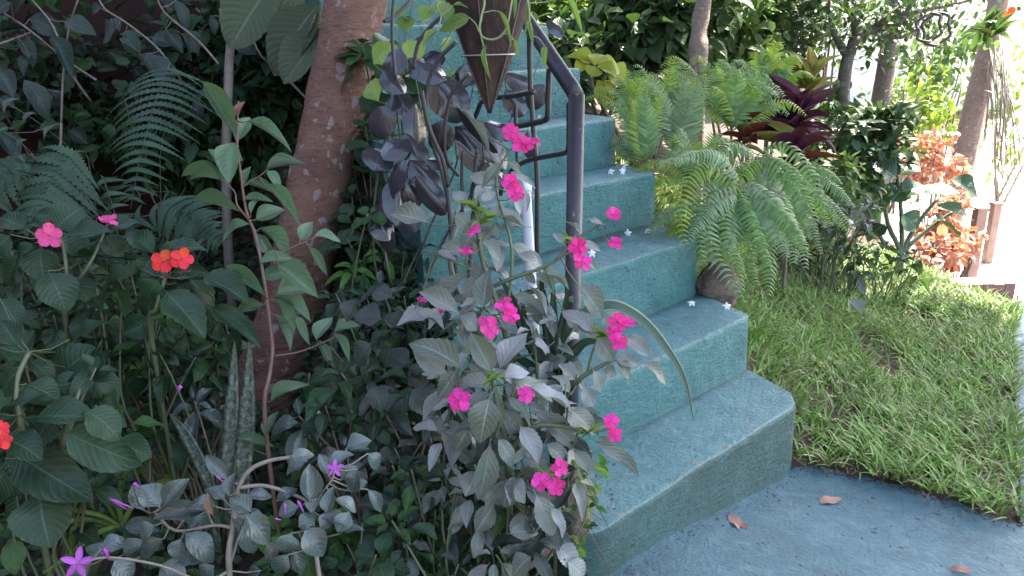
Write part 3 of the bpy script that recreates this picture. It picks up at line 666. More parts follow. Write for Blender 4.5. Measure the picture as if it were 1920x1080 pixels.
fill(ipl, [(180, 760), (200, 850), (40, 770), (30, 900), (110, 900), (170, 900), (230, 780), (60, 840), (20, 980), (130, 960), (10, 700), (90, 760), (150, 830), (180, 690)], 1.33, .08, .52, mats=[L_IMPD, L_IMPD, L_GC, L_DK])
for x, y in ((0, 803), (4, 826)):
    c = P(x, y, D3 - 0.06); ipl.flower(c, face_cam(c, 0.8) + jit(.1), 19 * D3 / FPX, F_ORANGE, F_EYE)

# ================================================================ ferns behind
fr = thing('fern', Vector((*P(255, 330, 2.1)[:2], hgt(*P(255, 330, 2.1)[:2]))), 'dark feathery fern with one broad drooping frond beside the trunk', 'fern')
fh = Vector((0.1, -0.75, 0.65))
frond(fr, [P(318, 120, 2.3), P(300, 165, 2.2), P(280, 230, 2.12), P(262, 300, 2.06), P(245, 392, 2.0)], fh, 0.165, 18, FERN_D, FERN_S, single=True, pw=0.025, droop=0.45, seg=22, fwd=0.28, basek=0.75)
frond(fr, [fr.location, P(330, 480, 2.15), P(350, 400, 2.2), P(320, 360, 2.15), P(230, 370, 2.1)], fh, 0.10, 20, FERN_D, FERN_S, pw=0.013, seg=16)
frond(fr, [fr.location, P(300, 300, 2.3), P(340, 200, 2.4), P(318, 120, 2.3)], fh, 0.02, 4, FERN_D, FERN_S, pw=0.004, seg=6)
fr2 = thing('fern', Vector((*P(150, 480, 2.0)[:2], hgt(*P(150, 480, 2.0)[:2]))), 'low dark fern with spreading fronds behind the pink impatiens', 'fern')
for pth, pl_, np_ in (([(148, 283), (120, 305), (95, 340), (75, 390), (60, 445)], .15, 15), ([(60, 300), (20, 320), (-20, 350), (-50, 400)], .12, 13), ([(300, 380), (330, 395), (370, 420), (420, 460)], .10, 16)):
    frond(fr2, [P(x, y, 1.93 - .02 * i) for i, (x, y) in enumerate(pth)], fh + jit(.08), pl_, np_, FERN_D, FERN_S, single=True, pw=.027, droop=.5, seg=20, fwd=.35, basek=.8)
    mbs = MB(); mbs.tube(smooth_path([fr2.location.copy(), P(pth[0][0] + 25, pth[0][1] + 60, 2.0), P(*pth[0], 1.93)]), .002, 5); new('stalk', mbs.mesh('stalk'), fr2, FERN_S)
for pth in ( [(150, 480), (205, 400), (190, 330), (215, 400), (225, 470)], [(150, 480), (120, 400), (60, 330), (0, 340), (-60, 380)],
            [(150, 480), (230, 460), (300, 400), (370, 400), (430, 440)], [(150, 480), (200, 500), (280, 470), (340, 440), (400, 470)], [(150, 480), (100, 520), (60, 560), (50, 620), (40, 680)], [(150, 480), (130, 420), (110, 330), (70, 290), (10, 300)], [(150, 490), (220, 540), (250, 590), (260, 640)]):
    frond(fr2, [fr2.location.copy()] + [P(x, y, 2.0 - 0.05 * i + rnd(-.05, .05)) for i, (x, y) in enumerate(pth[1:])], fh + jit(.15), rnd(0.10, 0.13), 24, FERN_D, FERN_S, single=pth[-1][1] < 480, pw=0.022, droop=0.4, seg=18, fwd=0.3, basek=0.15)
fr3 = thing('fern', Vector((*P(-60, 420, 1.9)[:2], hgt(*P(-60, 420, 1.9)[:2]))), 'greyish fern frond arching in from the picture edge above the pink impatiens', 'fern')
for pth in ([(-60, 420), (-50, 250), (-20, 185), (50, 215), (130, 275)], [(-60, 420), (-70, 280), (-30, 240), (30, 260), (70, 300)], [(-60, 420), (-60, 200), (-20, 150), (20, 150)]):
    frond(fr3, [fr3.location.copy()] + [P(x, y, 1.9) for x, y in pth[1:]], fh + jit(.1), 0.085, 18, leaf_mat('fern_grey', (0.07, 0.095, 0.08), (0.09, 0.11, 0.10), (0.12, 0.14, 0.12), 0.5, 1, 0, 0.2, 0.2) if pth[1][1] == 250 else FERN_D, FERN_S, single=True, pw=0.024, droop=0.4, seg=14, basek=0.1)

# ================================================================ climbing vine and ribbed leaves at the top
b0 = Vector((-1.35, 3.0, hgt(-1.35, 3.0)))
vn = Plant('climbing_vine', b0, 'vine with oval blue-green leaves climbing over the dark red wall', 'vine', 'oval', L_SLATE, S_PALE)
VD = 2.6
for pts in ([(115, 230), (118, 150), (128, 60), (146, 0)], [(345, 160), (300, 95), (240, 45), (195, 15), (180, -20)], [(410, 120), (370, 75), (310, 25), (290, -15)], [(572, 182), (530, 140), (490, 105), (470, 60), (460, 20)], [(60, 60), (0, 82), (-40, 90)], [(180, 150), (120, 110), (60, 60), (0, 20)], [(170, 190), (130, 130), (100, 50), (60, 0)]):
    vn.stem([P(x, y, VD + rnd(-.1, .1)) for x, y in pts], 0.0045, 0.003)
vn.stem([b0, P(140, 480, 2.75), P(115, 230, VD)], 0.007, 0.0045)
vn.pxleaves([(55, 35, 115, 52, 34), (120, 40, 175, 50, 32), (190, 15, 157, 20, 22), (215, 55, 172, 62, 44), (272, 100, 298, 148, 44), (315, 115, 305, 160, 30), (330, 0, 360, 45, 18), (0, 60, 55, 48, 26), (30, 65, 72, 105, 26), (95, 68, 140, 135, 24), (45, 150, 100, 200, 30), (70, 165, 95, 205, 26),
    (375, 170, 400, 185, 30), (310, 55, 340, 95, 22), (395, 30, 410, 60, 14), (440, 80, 480, 95, 26), (230, 70, 262, 90, 28), (285, 70, 320, 75, 26), (350, 55, 375, 95, 24), (20, 5, -30, 30, 40), (0, 130, 22, 180, 34), (60, 100, 40, 140, 20), (0, 250, 30, 300, 34)], VD, 0.08, link=True)
for i in range(170):
    x, y = rnd(-20, 600), rnd(-30, 270)
    if x > 520 and y < 190 and x < 590: pass
    b = P(x, y, VD + rnd(0.1, 0.5)); vn.leaf(b, b + Vector((rnd(-.08, .08), rnd(-.06, .02), rnd(-.09, .03))), rnd(.035, .06), mat=random.choice([L_DK, L_DK, L_GC, L_DK, L_SLATE]), kind=random.choice(['oval', 'round', 'sapling']))
q = P(430, 560, 2.6); b0 = Vector((q.x, q.y, hgt(q.x, q.y)))
rb = Plant('ribbed_shrub', b0, 'young tree stem with long strongly ribbed grey-green leaves, left of the leaning trunk', 'shrub', 'ribbed', L_RIB, S_PALE)
rb.stem([b0, P(428, 470, 2.55), P(424, 300, 2.5), P(428, 170, 2.45), P(432, 85, 2.45), P(445, 0, 2.45), P(460, -80, 2.45)], 0.018, 0.013, n=10)
rb.stem([P(445, -10, 2.45), P(500, -60, 2.4), P(560, -70, 2.4), P(620, -40, 2.4)], 0.006, 0.004)
rb.pxleaves([(515, -40, 426, 85, 78), (600, 5, 494, 122, 66), (612, 55, 527, 150, 56), (560, -40, 500, 60, 60, .05), (620, 20, 585, 110, 60, .05)], 2.35, 0.02, link=False)

c = P(470, 150, 2.95); shrub('leafy_shrub', Vector((c.x, c.y, hgt(c.x, c.y))), c, (.38, .2, .5), 1500, .085, .045, L_DK, S_BROWN, 'dark green shrub filling the shade between the vine and the leaning trunk', stems=5, sr=.006, k=22)
c = P(330, 260, 3.0); shrub('leafy_shrub', Vector((c.x, c.y, hgt(c.x, c.y))), c, (.5, .2, .35), 900, .07, .035, L_GC, S_BROWN, 'dim small-leaved shrub behind the broad drooping fern frond', stems=5, sr=.005, k=18)
c = P(120, 170, 3.2); shrub('leafy_shrub', Vector((c.x, c.y, hgt(c.x, c.y))), c, (.55, .15, .45), 520, .085, .04, L_DK, S_BROWN, 'dim sparse shrub against the dark red wall behind the vine', stems=6, sr=.005, k=22)
# ================================================================ plants in the dark middle of the bed
def clump(name, px, d, label, cat, kind, mat, stem_mat, shoots, L, wr, n=(5, 8), mats=None, dj=0.07, up=0.75, r=0.0022, spread=0.9):
    b = P(*px, d); b.z = hgt(b.x, b.y)
    pl = Plant(name, b, label, cat, kind, mat, stem_mat)
    for row in shoots:
        c = P(row[0], row[1], d + rnd(-dj, dj) + (row[2] if len(row) > 2 else 0))
        c.z = max(c.z, hgt(c.x, c.y) + 0.04)
        ax = UP * up + (CAMV - c).normalized() * (1 - up) * 1.6 + jit(.3)
        rt = Vector((b.x + (c.x - b.x) * .5 + rnd(-.04, .04), b.y + (c.y - b.y) * .5, 0)); rt.z = hgt(rt.x, rt.y) - .01
        pl.sprig(c, ax, random.randint(*n), L * rnd(0.8, 1.2), wr, mat=random.choice(mats) if mats else None, root=rt, r=r, spread=spread)
    return pl
def grid_px(x0, y0, x1, y1, n, jitr=0.6):
    k = max(1, int(round(math.sqrt(n * (x1 - x0) / max(1, y1 - y0))))); m = max(1, round(n / k)); out = []
    for i in range(k):
        for j in range(m): out.append((x0 + (x1 - x0) * (i + .5 + rnd(-jitr, jitr) * .5) / k, y0 + (y1 - y0) * (j + .5 + rnd(-jitr, jitr) * .5) / m))
    return out
clump('slate_herb', (330, 820), 1.6, 'bushy herb with slate-purple pointed leaves under the orange-red flowers', 'herb', 'oval', L_BAR, S_BROWN, grid_px(205, 630, 430, 830, 20), 0.075, 0.40, (6, 9), [L_BAR, L_DK, L_IMPD, L_GC])
clump('leafy_herb', (740, 700), 1.75, 'low herb with dull green leaves right of the leaning trunk', 'herb', 'impatiens', L_IMPM, S_GREEN, grid_px(620, 530, 860, 700, 28), 0.085, 0.40, (6, 9), [L_IMPM, L_GC, L_IMPD, L_IMPD])
clump('slender_herb', (720, 560), 1.95, 'narrow-leaved green herb below the bronze leaves', 'herb', 'lance', L_IMPD, S_GREEN, grid_px(640, 440, 840, 580, 26), 0.08, 0.32, (6, 10), [L_IMPD, L_LIME, L_IMPD, L_SLATE])
clump('purple_herb', (760, 800), 1.5, 'slate-purple leafy plant in the dark hollow below the pink flowers', 'herb', 'oval', L_IMPM, S_BROWN, [(700, 740), (720, 690), (650, 840), (790, 830), (750, 880), (820, 760), (690, 650), (830, 870), (770, 700), (860, 820), (640, 700), (610, 760), (700, 800), (560, 780), (600, 830), (660, 770), (740, 840), (800, 780), (850, 720), (580, 700), (720, 760), (620, 650), (880, 780)], 0.08, 0.46, (5, 8), [L_IMPM, L_DK, L_IMPD, L_BAR])
clump('dark_herb', (850, 960), 1.35, 'dark green trailing herb above the pale stones', 'herb', 'impatiens', L_IMPD, S_GREEN, grid_px(700, 860, 970, 1075, 28), 0.07, 0.42, (5, 8), [L_IMPD, L_IMPM, L_DK, L_GC])
clump('green_herb', (700, 1040), 1.3, 'broad green heart-leaved herb at the lower edge of the bed', 'herb', 'broad', L_IMPD, S_GREEN, [(705, 1040), (740, 1075), (670, 1070), (640, 1000), (590, 1060), (620, 950), (680, 980), (560, 1000), (520, 1050), (730, 1000)], 0.065, 0.66, (5, 6), [L_IMPD, L_GC])

# bright small rosettes
ros = [(575, 835), (290, 868), (190, 575), (150, 735), (650, 765), (680, 1000), (290, 565), (230, 600), (470, 815), (690, 400), (520, 990), (265, 690), (600, 1000), (355, 660)]
cl = Plant('creeping_herb', Vector((*P(450, 860, 1.6)[:2], hgt(*P(450, 860, 1.6)[:2]))), 'creeping herb with bright lime-green rosettes among the dark leaves', 'herb', 'round', L_LIME, S_GREEN)
for x, y in ros:
    c = G(x, y, 0.16); d_ = proj(c)[2]
    c = P(x, y, min(d_, 1.75)); rt = Vector((c.x, c.y + .03, hgt(c.x, c.y) - .01))
    cl.sprig(c, UP * .6 + (CAMV - c).normalized() * .6, 6, 0.045, 0.85, root=rt, spread=1.1, mat=random.choice([L_LIME, L_GC]))

# ground cover: creeping round leaves over the whole bed (uncountable)
N = 15000; pts = []
while len(pts) < N:
    x, y = rnd(-2.6, 0.5), rnd(0.55, 3.4); s_, w_2 = sw(x, y)
    if w_2 < -WIDTH - 0.02 and not in_poly(x, y, PAVE): pts.append((x, y, hgt(x, y) + abs(random.gauss(0, 0.045)) + 0.01))
p = np.array(pts); d = rdir(N) * np.array([1, 1, .35]); nn = rdir(N) * .5 + np.array([0, -.35, 1])
gc = scatter_leaves('ground_cover', p, d, nn, rng.uniform(.018, .042, N), rng.uniform(.016, .034, N), leaf_mat('ground_cover_mix', (0.022, 0.056, 0.022), (0.042, 0.09, 0.040), (0.07, 0.12, 0.06), 0.42, 4, .3, .4, .12), None, prof=beta(.45, .5))
tag(gc, 'creeping round-leaved ground cover in the shaded bed', 'ground cover', kind='stuff')

# ================================================================ snake plants, spider plant
t = NT('snake_leaf'); uv = t.coord('UV'); sp = t.n('SeparateXYZ'); t.l(uv, sp.inputs[0])
wv = t.noise(1.0, 5, 0.7, t.mapping(uv, (3.5, 34, 1)), dist=0.8)
t.l(t.ramp(wv, [(0.40, (0.022, 0.036, 0.026)), (0.50, (0.05, 0.075, 0.055)), (0.58, (0.12, 0.155, 0.12)), (0.78, (0.17, 0.205, 0.165))]), t.b.inputs['Base Color']); t.b.inputs['Roughness'].default_value = 0.45; M_SNAKE = t.m
def blade(pl, pts, w, mat, name='leaf', fold=0.25, hint=None, thick=0.004, taper=0.5, basew=0.6):
    path = smooth_path(pts, 5); m = len(path); V = []; UV = []; F = []; hint = hint or Vector((0, -1, 0.25))
    for i, p in enumerate(path):
        t_ = i / (m - 1); tg = (path[min(i + 1, m - 1)] - path[max(i - 1, 0)]).normalized(); nz = hint - tg * hint.dot(tg); nz.normalize(); sd_ = tg.cross(nz)
        ww = 0.5 * w * (basew + (1 - basew) * min(1, t_ / .35)) * (1 - max(0, (t_ - taper) / (1 - taper)) ** 2) + 0.0006
        for k, (u, h) in enumerate(((-1, fold), (-.5, fold * .35), (0, 0), (.5, fold * .35), (1, fold), (.5, fold * .35 - .35), (0, -.4), (-.5, fold * .35 - .35))):
            V.append(p + sd_ * (u * ww) + nz * (h * ww if h > -.2 and k < 5 else h * ww * 0.0 + fold * abs(u) ** 2 * ww - thick * (1 - t_ * .7))); UV.append((.5 + .5 * u, t_))
    F = [(i * 8 + k, i * 8 + (k + 1) % 8, (i + 1) * 8 + (k + 1) % 8, (i + 1) * 8 + k) for i in range(m - 1) for k in range(8)]
    mb = MB(); mb.add(V, F, UV); return new(name, mb.mesh(name), pl.root, mat)
b0 = P(430, 905, 1.5); b0.z = hgt(b0.x, b0.y)
sn = Plant('snake_plant', b0, 'snake plant with mottled grey-green upright blades at the foot of the trunk', 'snake plant', 'strap', M_SNAKE, S_GREEN)
for pts, w in (([(428, 905), (432, 830), (437, 740), (440, 640)], 30), ([(455, 900), (462, 820), (466, 740), (468, 640)], 34), ([(395, 915), (372, 860), (345, 810), (318, 775)], 26)):
    dd = 1.48
    q = P(pts[0][0], 960, dd + .05); q.z = max(hgt(q.x, q.y) - .01, q.z - .1)
    blade(sn, [q] + [P(x, y, dd) for x, y in pts], w * dd / FPX, M_SNAKE, fold=.3)
b0 = P(215, 985, 1.4); b0.z = hgt(b0.x, b0.y)
spd = Plant('spider_plant', b0, 'spider plant with narrow yellow-striped arching blades among the large dark leaves', 'spider plant', 'spider', L_SPID, S_GREEN)
for pts in ([(225, 985), (210, 920), (180, 880), (155, 868)], [(225, 985), (200, 940), (168, 905), (150, 890)], [(220, 985), (160, 972), (110, 980), (60, 1000)], [(220, 985), (150, 960), (80, 950), (0, 965)], [(230, 985), (225, 930), (235, 890), (255, 875)], [(225, 985), (150, 985), (135, 1010), (133, 1060)],
            [(225, 985), (190, 965), (130, 955), (90, 960)], [(230, 985), (200, 900), (185, 885), (170, 860)], [(220, 985), (180, 1000), (130, 1040), (80, 1075)], [(228, 985), (262, 930), (300, 905), (330, 900)]):
    blade(spd, [P(x, y, 1.38 - .02 * i) for i, (x, y) in enumerate(pts)], rnd(9, 13) * 1.38 / FPX, L_SPID, fold=.6, thick=.0008)

# ================================================================ foreground shrub with purple flowers
D4 = 1.13
b0 = P(432, 1180, 1.2); b0.z = hgt(b0.x, b0.y)
ba = Plant('flowering_shrub', b0, 'glossy grey-green shrub with small purple star flowers in the foreground', 'shrub', 'oval', L_BAR, S_PALE)
ba.stem([b0, P(430, 1080, D4), P(437, 990, D4), P(440, 955, D4)], 0.0055, 0.0045)
ba.stem([P(440, 985, D4), P(445, 920, D4), P(468, 882, D4), P(505, 864, D4), P(548, 857, D4)], 0.0045, 0.003)
ba.stem([P(448, 915, D4), P(490, 910, D4 + .01), P(530, 920, D4 + .01), P(575, 940, D4 + .01), P(585, 965, D4)], 0.0035, 0.0025)
ba.stem([P(436, 990, D4), P(400, 985, D4), P(330, 995, D4), P(290, 960, D4)], 0.003, 0.002)
ba.stem([P(430, 1060, D4), P(440, 1030, D4), P(455, 990, D4), P(470, 960, D4)], 0.003, 0.002)
ba.stem([P(430, 1070, D4), P(380, 1090, D4 - .03), P(300, 1060, D4 - .03), P(200, 1045, D4 - .04), P(150, 1060, D4 - .04)], 0.003, 0.0015)
ba.stem([P(585, 965, D4), P(600, 930, D4), P(622, 900, D4), P(628, 880, D4)], 0.002, 0.0012)
ba.stem([P(600, 1090, D4), P(590, 1020, D4), P(585, 965, D4)], 0.004, 0.003)
ba.pxleaves([(427, 900, 381, 846, 22), (388, 957, 279, 968, 32, -.03), (270, 957, 248, 903, 28), (307, 947, 353, 898, 34), (300, 950, 262, 906, 40, .02), (404, 950, 338, 924, 36), (420, 937, 389, 911, 26), (463, 930, 511, 922, 20), (430, 960, 521, 992, 44), (460, 965, 511, 1017, 36, -.02),
    (456, 985, 481, 1052, 30, -.03), (347, 1000, 414, 1041, 36), (303, 997, 222, 976, 26), (307, 1010, 232, 1062, 34, -.02), (340, 1010, 326, 1056, 30), (333, 1055, 375, 1030, 28), (232, 1040, 265, 1010, 28), (580, 940, 583, 868, 34), (583, 962, 589, 904, 24), (575, 865, 532, 888, 28), (613, 962, 622, 912, 24),
    (603, 968, 652, 984, 26), (560, 988, 590, 962, 26), (573, 990, 611, 1045, 40, -.02), (530, 1022, 489, 1044, 24), (550, 1030, 568, 1079, 24), (540, 1040, 505, 1085, 30), (545, 1000, 530, 1045, 36), (350, 960, 400, 985, 34), (290, 985, 250, 1010, 30), (430, 930, 440, 885, 22), (470, 960, 430, 925, 30),
    (630, 935, 680, 943, 20), (690, 918, 724, 961, 18), (650, 920, 690, 895, 24), (615, 890, 600, 850, 22), (545, 857, 590, 848, 22), (640, 900, 665, 870, 24), (620, 870, 660, 845, 26), (200, 1045, 160, 1015, 30), (215, 1050, 250, 1085, 34), (170, 1060, 120, 1085, 30), (190, 1030, 230, 1000, 30), (300, 1060, 350, 1085, 36),
    (400, 1060, 370, 1090, 30), (490, 1070, 450, 1085, 30), (640, 1000, 680, 985, 24), (600, 990, 630, 960, 26), (520, 940, 545, 905, 22), (380, 975, 330, 945, 34, .03), (470, 1000, 420, 985, 34, .02), (655, 960, 632, 1000, 28), (560, 950, 520, 965, 26), (280, 1030, 245, 1055, 30), (650, 840, 690, 815, 30, .05), (690, 850, 720, 880, 28, .05), (670, 880, 650, 930, 26, .03)], D4, 0.03)
ba.leaf(P(400, 966, D4 - .02), P(386, 924, D4 - .02), 14 * D4 / FPX, mat=simple('dead_leaf_brown', (0.13, 0.065, 0.045), (0.18, 0.1, 0.07)))
for x, y, r in ((628, 878, 20), (146, 1056, 33)):
    c = P(x, y, D4 - .05); ba.flower(c, face_cam(c, .85), r * D4 / FPX, F_PURPLE, S_PALE, petal='starpetal', wr=.42)
for x, y, tx, ty, w in ((250, 953, 205, 935, 7), (238, 955, 213, 940, 5), (262, 915, 250, 905, 9), (535, 965, 534, 942, 6), (570, 962, 558, 938, 7), (205, 1050, 196, 1026, 12), (335, 735, 338, 722, 9), (420, 905, 405, 892, 5), (527, 975, 515, 972, 5)):
    mb = MB(); a, b = P(x, y, D4 - .04), P(tx, ty, D4 - .04); rr_ = w * .5 * D4 / FPX; mb.tube([a, a.lerp(b, .5), a.lerp(b, .8), b], [rr_ * .3, rr_ * .6, rr_, rr_ * .2], 7); new('bud', mb.mesh('bud'), ba.root, F_PURPLE)
# ================================================================ handrail
M_RAIL = simple('dark_purple_paint', (0.045, 0.040, 0.055), (0.085, 0.070, 0.092), 0.42, 18, 0.35)
t = NT('chipped_dark_paint'); co = t.coord(); cz = t.ramp(t.noise(38, 4, .6, co), [(.64, (0, 0, 0)), (.67, (1, 1, 1))])
col = t.ramp(t.noise(9, 5, .6, co), [(.3, (0.020, 0.018, 0.026)), (.7, (0.050, 0.042, 0.056))]); col = t.mix(t.math('MULTIPLY', cz, .6), col, (0.26, 0.20, 0.19)); t.l(col, t.b.inputs['Base Color']); t.b.inputs['Roughness'].default_value = .45; t.l(t.bump(t.noise(70, 5, .7, co), .5, .004), t.b.inputs['Normal']); M_RAIL = t.m
M_IRON = simple('dark_iron', (0.022, 0.022, 0.026), (0.045, 0.04, 0.042), 0.45, 35, 0.2)
post_b = P(1071, 700, 1.56); post_t = P(1081, 178, 1.50)
rl_n = Dd.cross(UP).normalized(); r0p = Vector((post_t.x, post_t.y, 0))
def RP(x, y): return plane_hit(x, y, r0p, rl_n)
rail = thing('handrail', (post_b.x, post_b.y, 0.2), 'purple-grey tubular handrail with bent iron scrolls beside the stairs', 'handrail')
def tube_part(root, name, pts, r, mat, n=10, sub=5, smooth=True):
    mb = MB(); pp = smooth_path(pts, sub) if smooth else [Vector(q) for q in pts]; mb.tube(pp, r, n); return new(name, mb.mesh(name), root, mat)
tube_part(rail, 'post', [Vector((post_b.x - .005, post_b.y, 0.16)), post_b, post_t], 0.0172, M_RAIL, 16, smooth=False)
slope = Vector((Dd.x, Dd.y, 0.66)).normalized()
tube_part(rail, 'rail', [post_t + Vector((0, 0, -.004)), post_t + slope * 0.02, post_t + slope * 2.9], 0.0172, M_RAIL, 16, smooth=False)
top_post = post_t + slope * 2.85; tube_part(rail, 'post', [Vector((top_post.x, top_post.y, 1.3)), top_post], 0.0172, M_RAIL, 12, smooth=False)
LEFTBARS = []
for pts, r in (([(1067, 192), (1067, 250), (1066, 278), (1058, 287), (1020, 294), (985, 303), (962, 318), (945, 340), (938, 365)], .0062), ([(1030, 128), (1028, 180), (1027, 216), (1020, 226), (990, 233), (965, 238)], .007),
               ([(993, 40), (993, 100), (995, 170), (1001, 250), (1007, 330), (1007, 480)], .0065), ([(967, 195), (967, 240), (970, 300), (975, 420)], .005), ([(1000, 172), (970, 178), (940, 182), (905, 190), (893, 215), (870, 260), (845, 330)], .007),
               ([(880, 138), (850, 170), (838, 210), (833, 260), (838, 300), (860, 330)], .0085), ([(855, 78), (820, 115), (802, 160), (800, 210), (812, 270), (830, 330), (850, 420)], .0095), ([(868, 285), (866, 330), (868, 400), (875, 470)], .008), ([(910, 302), (893, 330), (885, 360), (888, 400)], .009),
               ([(842, 20), (812, 45), (785, 80), (775, 130)], .009), ([(790, 170), (805, 240), (830, 300), (840, 350)], .010), ([(740, -20), (735, 60), (742, 150)], .008), ([(720, 40), (740, 30), (770, 0), (790, -30)], .008), ([(895, 280), (890, 330), (905, 420)], .007)):
    if max(q[0] for q in pts) > 912: tube_part(rail, 'scroll_bar', [RP(x, y) for x, y in pts], r, M_IRON, 8)
    else: LEFTBARS.append((pts, r))
TR = 1.66
trl = thing('iron_trellis', Vector((*P(850, 640, TR)[:2], hgt(*P(850, 640, TR)[:2]))), 'dark iron plant trellis of curved rods entangled in bronze leaves', 'trellis')
for pts, r in LEFTBARS: tube_part(trl, 'curved_rod', [P(x, y, TR + .02 * i) for i, (x, y) in enumerate(pts)], r * .52, M_IRON, 8)
for pts in ([(850, 420), (856, 520), (860, 640)], [(838, 348), (848, 460), (850, 640)], [(888, 400), (880, 520), (872, 640)]): tube_part(trl, 'leg', [P(x, y, TR + .1) for x, y in pts] + [trl.location + Vector((rnd(-.05, .05), 0, -.02))], .006, M_IRON, 8)
# a green garden rod bowed beside it, and a white pipe
hose = thing('garden_hose', P(868, 690, 1.5), 'thin green hose bowed upright left of the pink flowers', 'hose')
tube_part(hose, 'pipe', [Vector((*P(872, 690, 1.5)[:2], hgt(*P(872, 690, 1.5)[:2]))), P(884, 600, 1.5), P(866, 565, 1.5), P(845, 500, 1.5), P(848, 450, 1.5), P(860, 415, 1.52)], .0055, simple('dull_green_plastic', (0.06, 0.085, 0.06), (0.09, 0.11, 0.085), .45, 20, .1), 8)
wp = thing('white_pipe', P(1004, 660, 1.60), 'white plastic pipe leaning upright behind the pink flowers', 'pipe')
a_ = P(985, 345, 1.68); b_ = P(1000, 600, 1.62); mb = MB(); mb.tube([b_ + (b_ - a_) * .25, b_, a_], .0125, 12); new('tube', mb.mesh('tube'), wp, simple('white_plastic', (0.55, 0.55, 0.58), (0.45, 0.45, 0.49), .5, 12, .05))
mb = MB(); mb.tube([a_ - (b_ - a_).normalized() * -.02, a_ - (b_ - a_).normalized() * .004], .0145, 12); new('cap', mb.mesh('cap'), wp, simple('white_cap', (0.78, 0.78, 0.8), (0.7, 0.7, 0.72), .4, 12, .05))

# ================================================================ hanging cone planter
CD = 1.36
t = NT('coconut_fibre'); co = t.coord(); nz = t.noise(60, 6, .7, t.mapping(co, (1, 1, .35)))
t.l(t.ramp(nz, [(.3, (0.016, 0.008, 0.007)), (.55, (0.055, 0.026, 0.020)), (.78, (0.115, 0.060, 0.045))]), t.b.inputs['Base Color']); t.b.inputs['Roughness'].default_value = .9; t.l(t.bump(t.noise(150, 6, .7, t.mapping(co, (1, 1, .3))), .9, .01), t.b.inputs['Normal']); M_COIR = t.m
apex = P(918, 208, CD); ctr = P(912, -60, CD); cone = thing('hanging_planter', apex, 'brown cone-shaped coconut-fibre planter hanging in front of the handrail', 'planter')
R_top = 96 * CD / FPX
mb = MB(); V = []; UV = []; m = 14; n = 36
for i in range(m + 1):
    t_ = i / m; c = apex.lerp(ctr, t_); r = R_top * (t_ ** .86) + .0015
    for k in range(n):
        a = 2 * math.pi * k / n
        rib = 1 + .05 * math.cos(3 * a + .6) + .02 * math.sin(11 * a + t_ * 3) + rnd(-.012, .012)
        V.append(c + Vector((math.cos(a), math.sin(a), 0)) * r * rib); UV.append((k / n, t_))
F = [(i * n + k, i * n + (k + 1) % n, (i + 1) * n + (k + 1) % n, (i + 1) * n + k) for i in range(m) for k in range(n)]; F.append(tuple((m * n) + k for k in range(n)))
mb.add(V, F, UV); new('fibre_cone', mb.mesh('fibre_cone'), cone, M_COIR)
mb = MB()
for i in range(170):                                     # loose fibres bristling from the husk
    t_ = rnd(.05, 1); a = rnd(0, 6.28); o_ = Vector((math.cos(a), math.sin(a), 0)); b_0 = apex.lerp(ctr, t_) + o_ * R_top * t_ ** .86
    mb.tube([b_0, b_0 + o_ * rnd(.004, .010) + jit(.006), b_0 + o_ * rnd(.006, .014) + jit(.012) + Vector((0, 0, -.008))], [.0005, .0004, .0002], 3, cap=False)
new('loose_fibres', mb.mesh('loose_fibres'), cone, M_COIR)['kind'] = 'stuff'
M_WIRE = simple('wire', (0.04, 0.03, 0.03), (0.07, 0.055, 0.055), .4, 30, .1, .5)
for a in (-2.6, -1.75, -.75, .5, 1.6):
    tip = apex + Vector((0, 0, -.004)); e = apex.lerp(ctr, 1.0); o_ = Vector((math.cos(a), math.sin(a), 0))
    tube_part(cone, 'frame_wire', [tip + o_ * .002, apex.lerp(ctr, .3) + o_ * (R_top * (.3 ** .86) * 1.03 + .003), apex.lerp(ctr, .65) + o_ * (R_top * (.65 ** .86) * 1.03 + .004), e + o_ * (R_top * 1.03 + .004)], .0019, M_WIRE, 6)
for t_ in (.39, 1.0):
    c = apex.lerp(ctr, t_); ring = [c + Vector((math.cos(k * .2618), math.sin(k * .2618), 0)) * (R_top * t_ ** .86 * 1.06 + .004) for k in range(25)]
    tube_part(cone, 'ring_wire', ring, .0016, simple('pale_wire', (0.3, 0.27, 0.28), (0.4, 0.36, 0.37), .35, 30, 0, .6), 6, smooth=False)
hk = Vector((ctr.x, ctr.y + .15, 2.35))
for a in (0, 2.1, 4.2): tube_part(cone, 'hanging_wire', [ctr + Vector((math.cos(a), math.sin(a), 0)) * R_top, hk], .0012, M_WIRE, 5, smooth=False)
tb = Vector(sp_[-14]) if len(sp_) > 14 else hk
mb = MB(); mb.tube(smooth_path([sp_[-9], sp_[-9].lerp(hk, .5) + Vector((0, 0, .12)), hk + Vector((.12, -.03, -.0))]), [.03 - .0022 * k for k in range(9)], 8); new('branch', mb.mesh('branch'), tree, M_BARK)

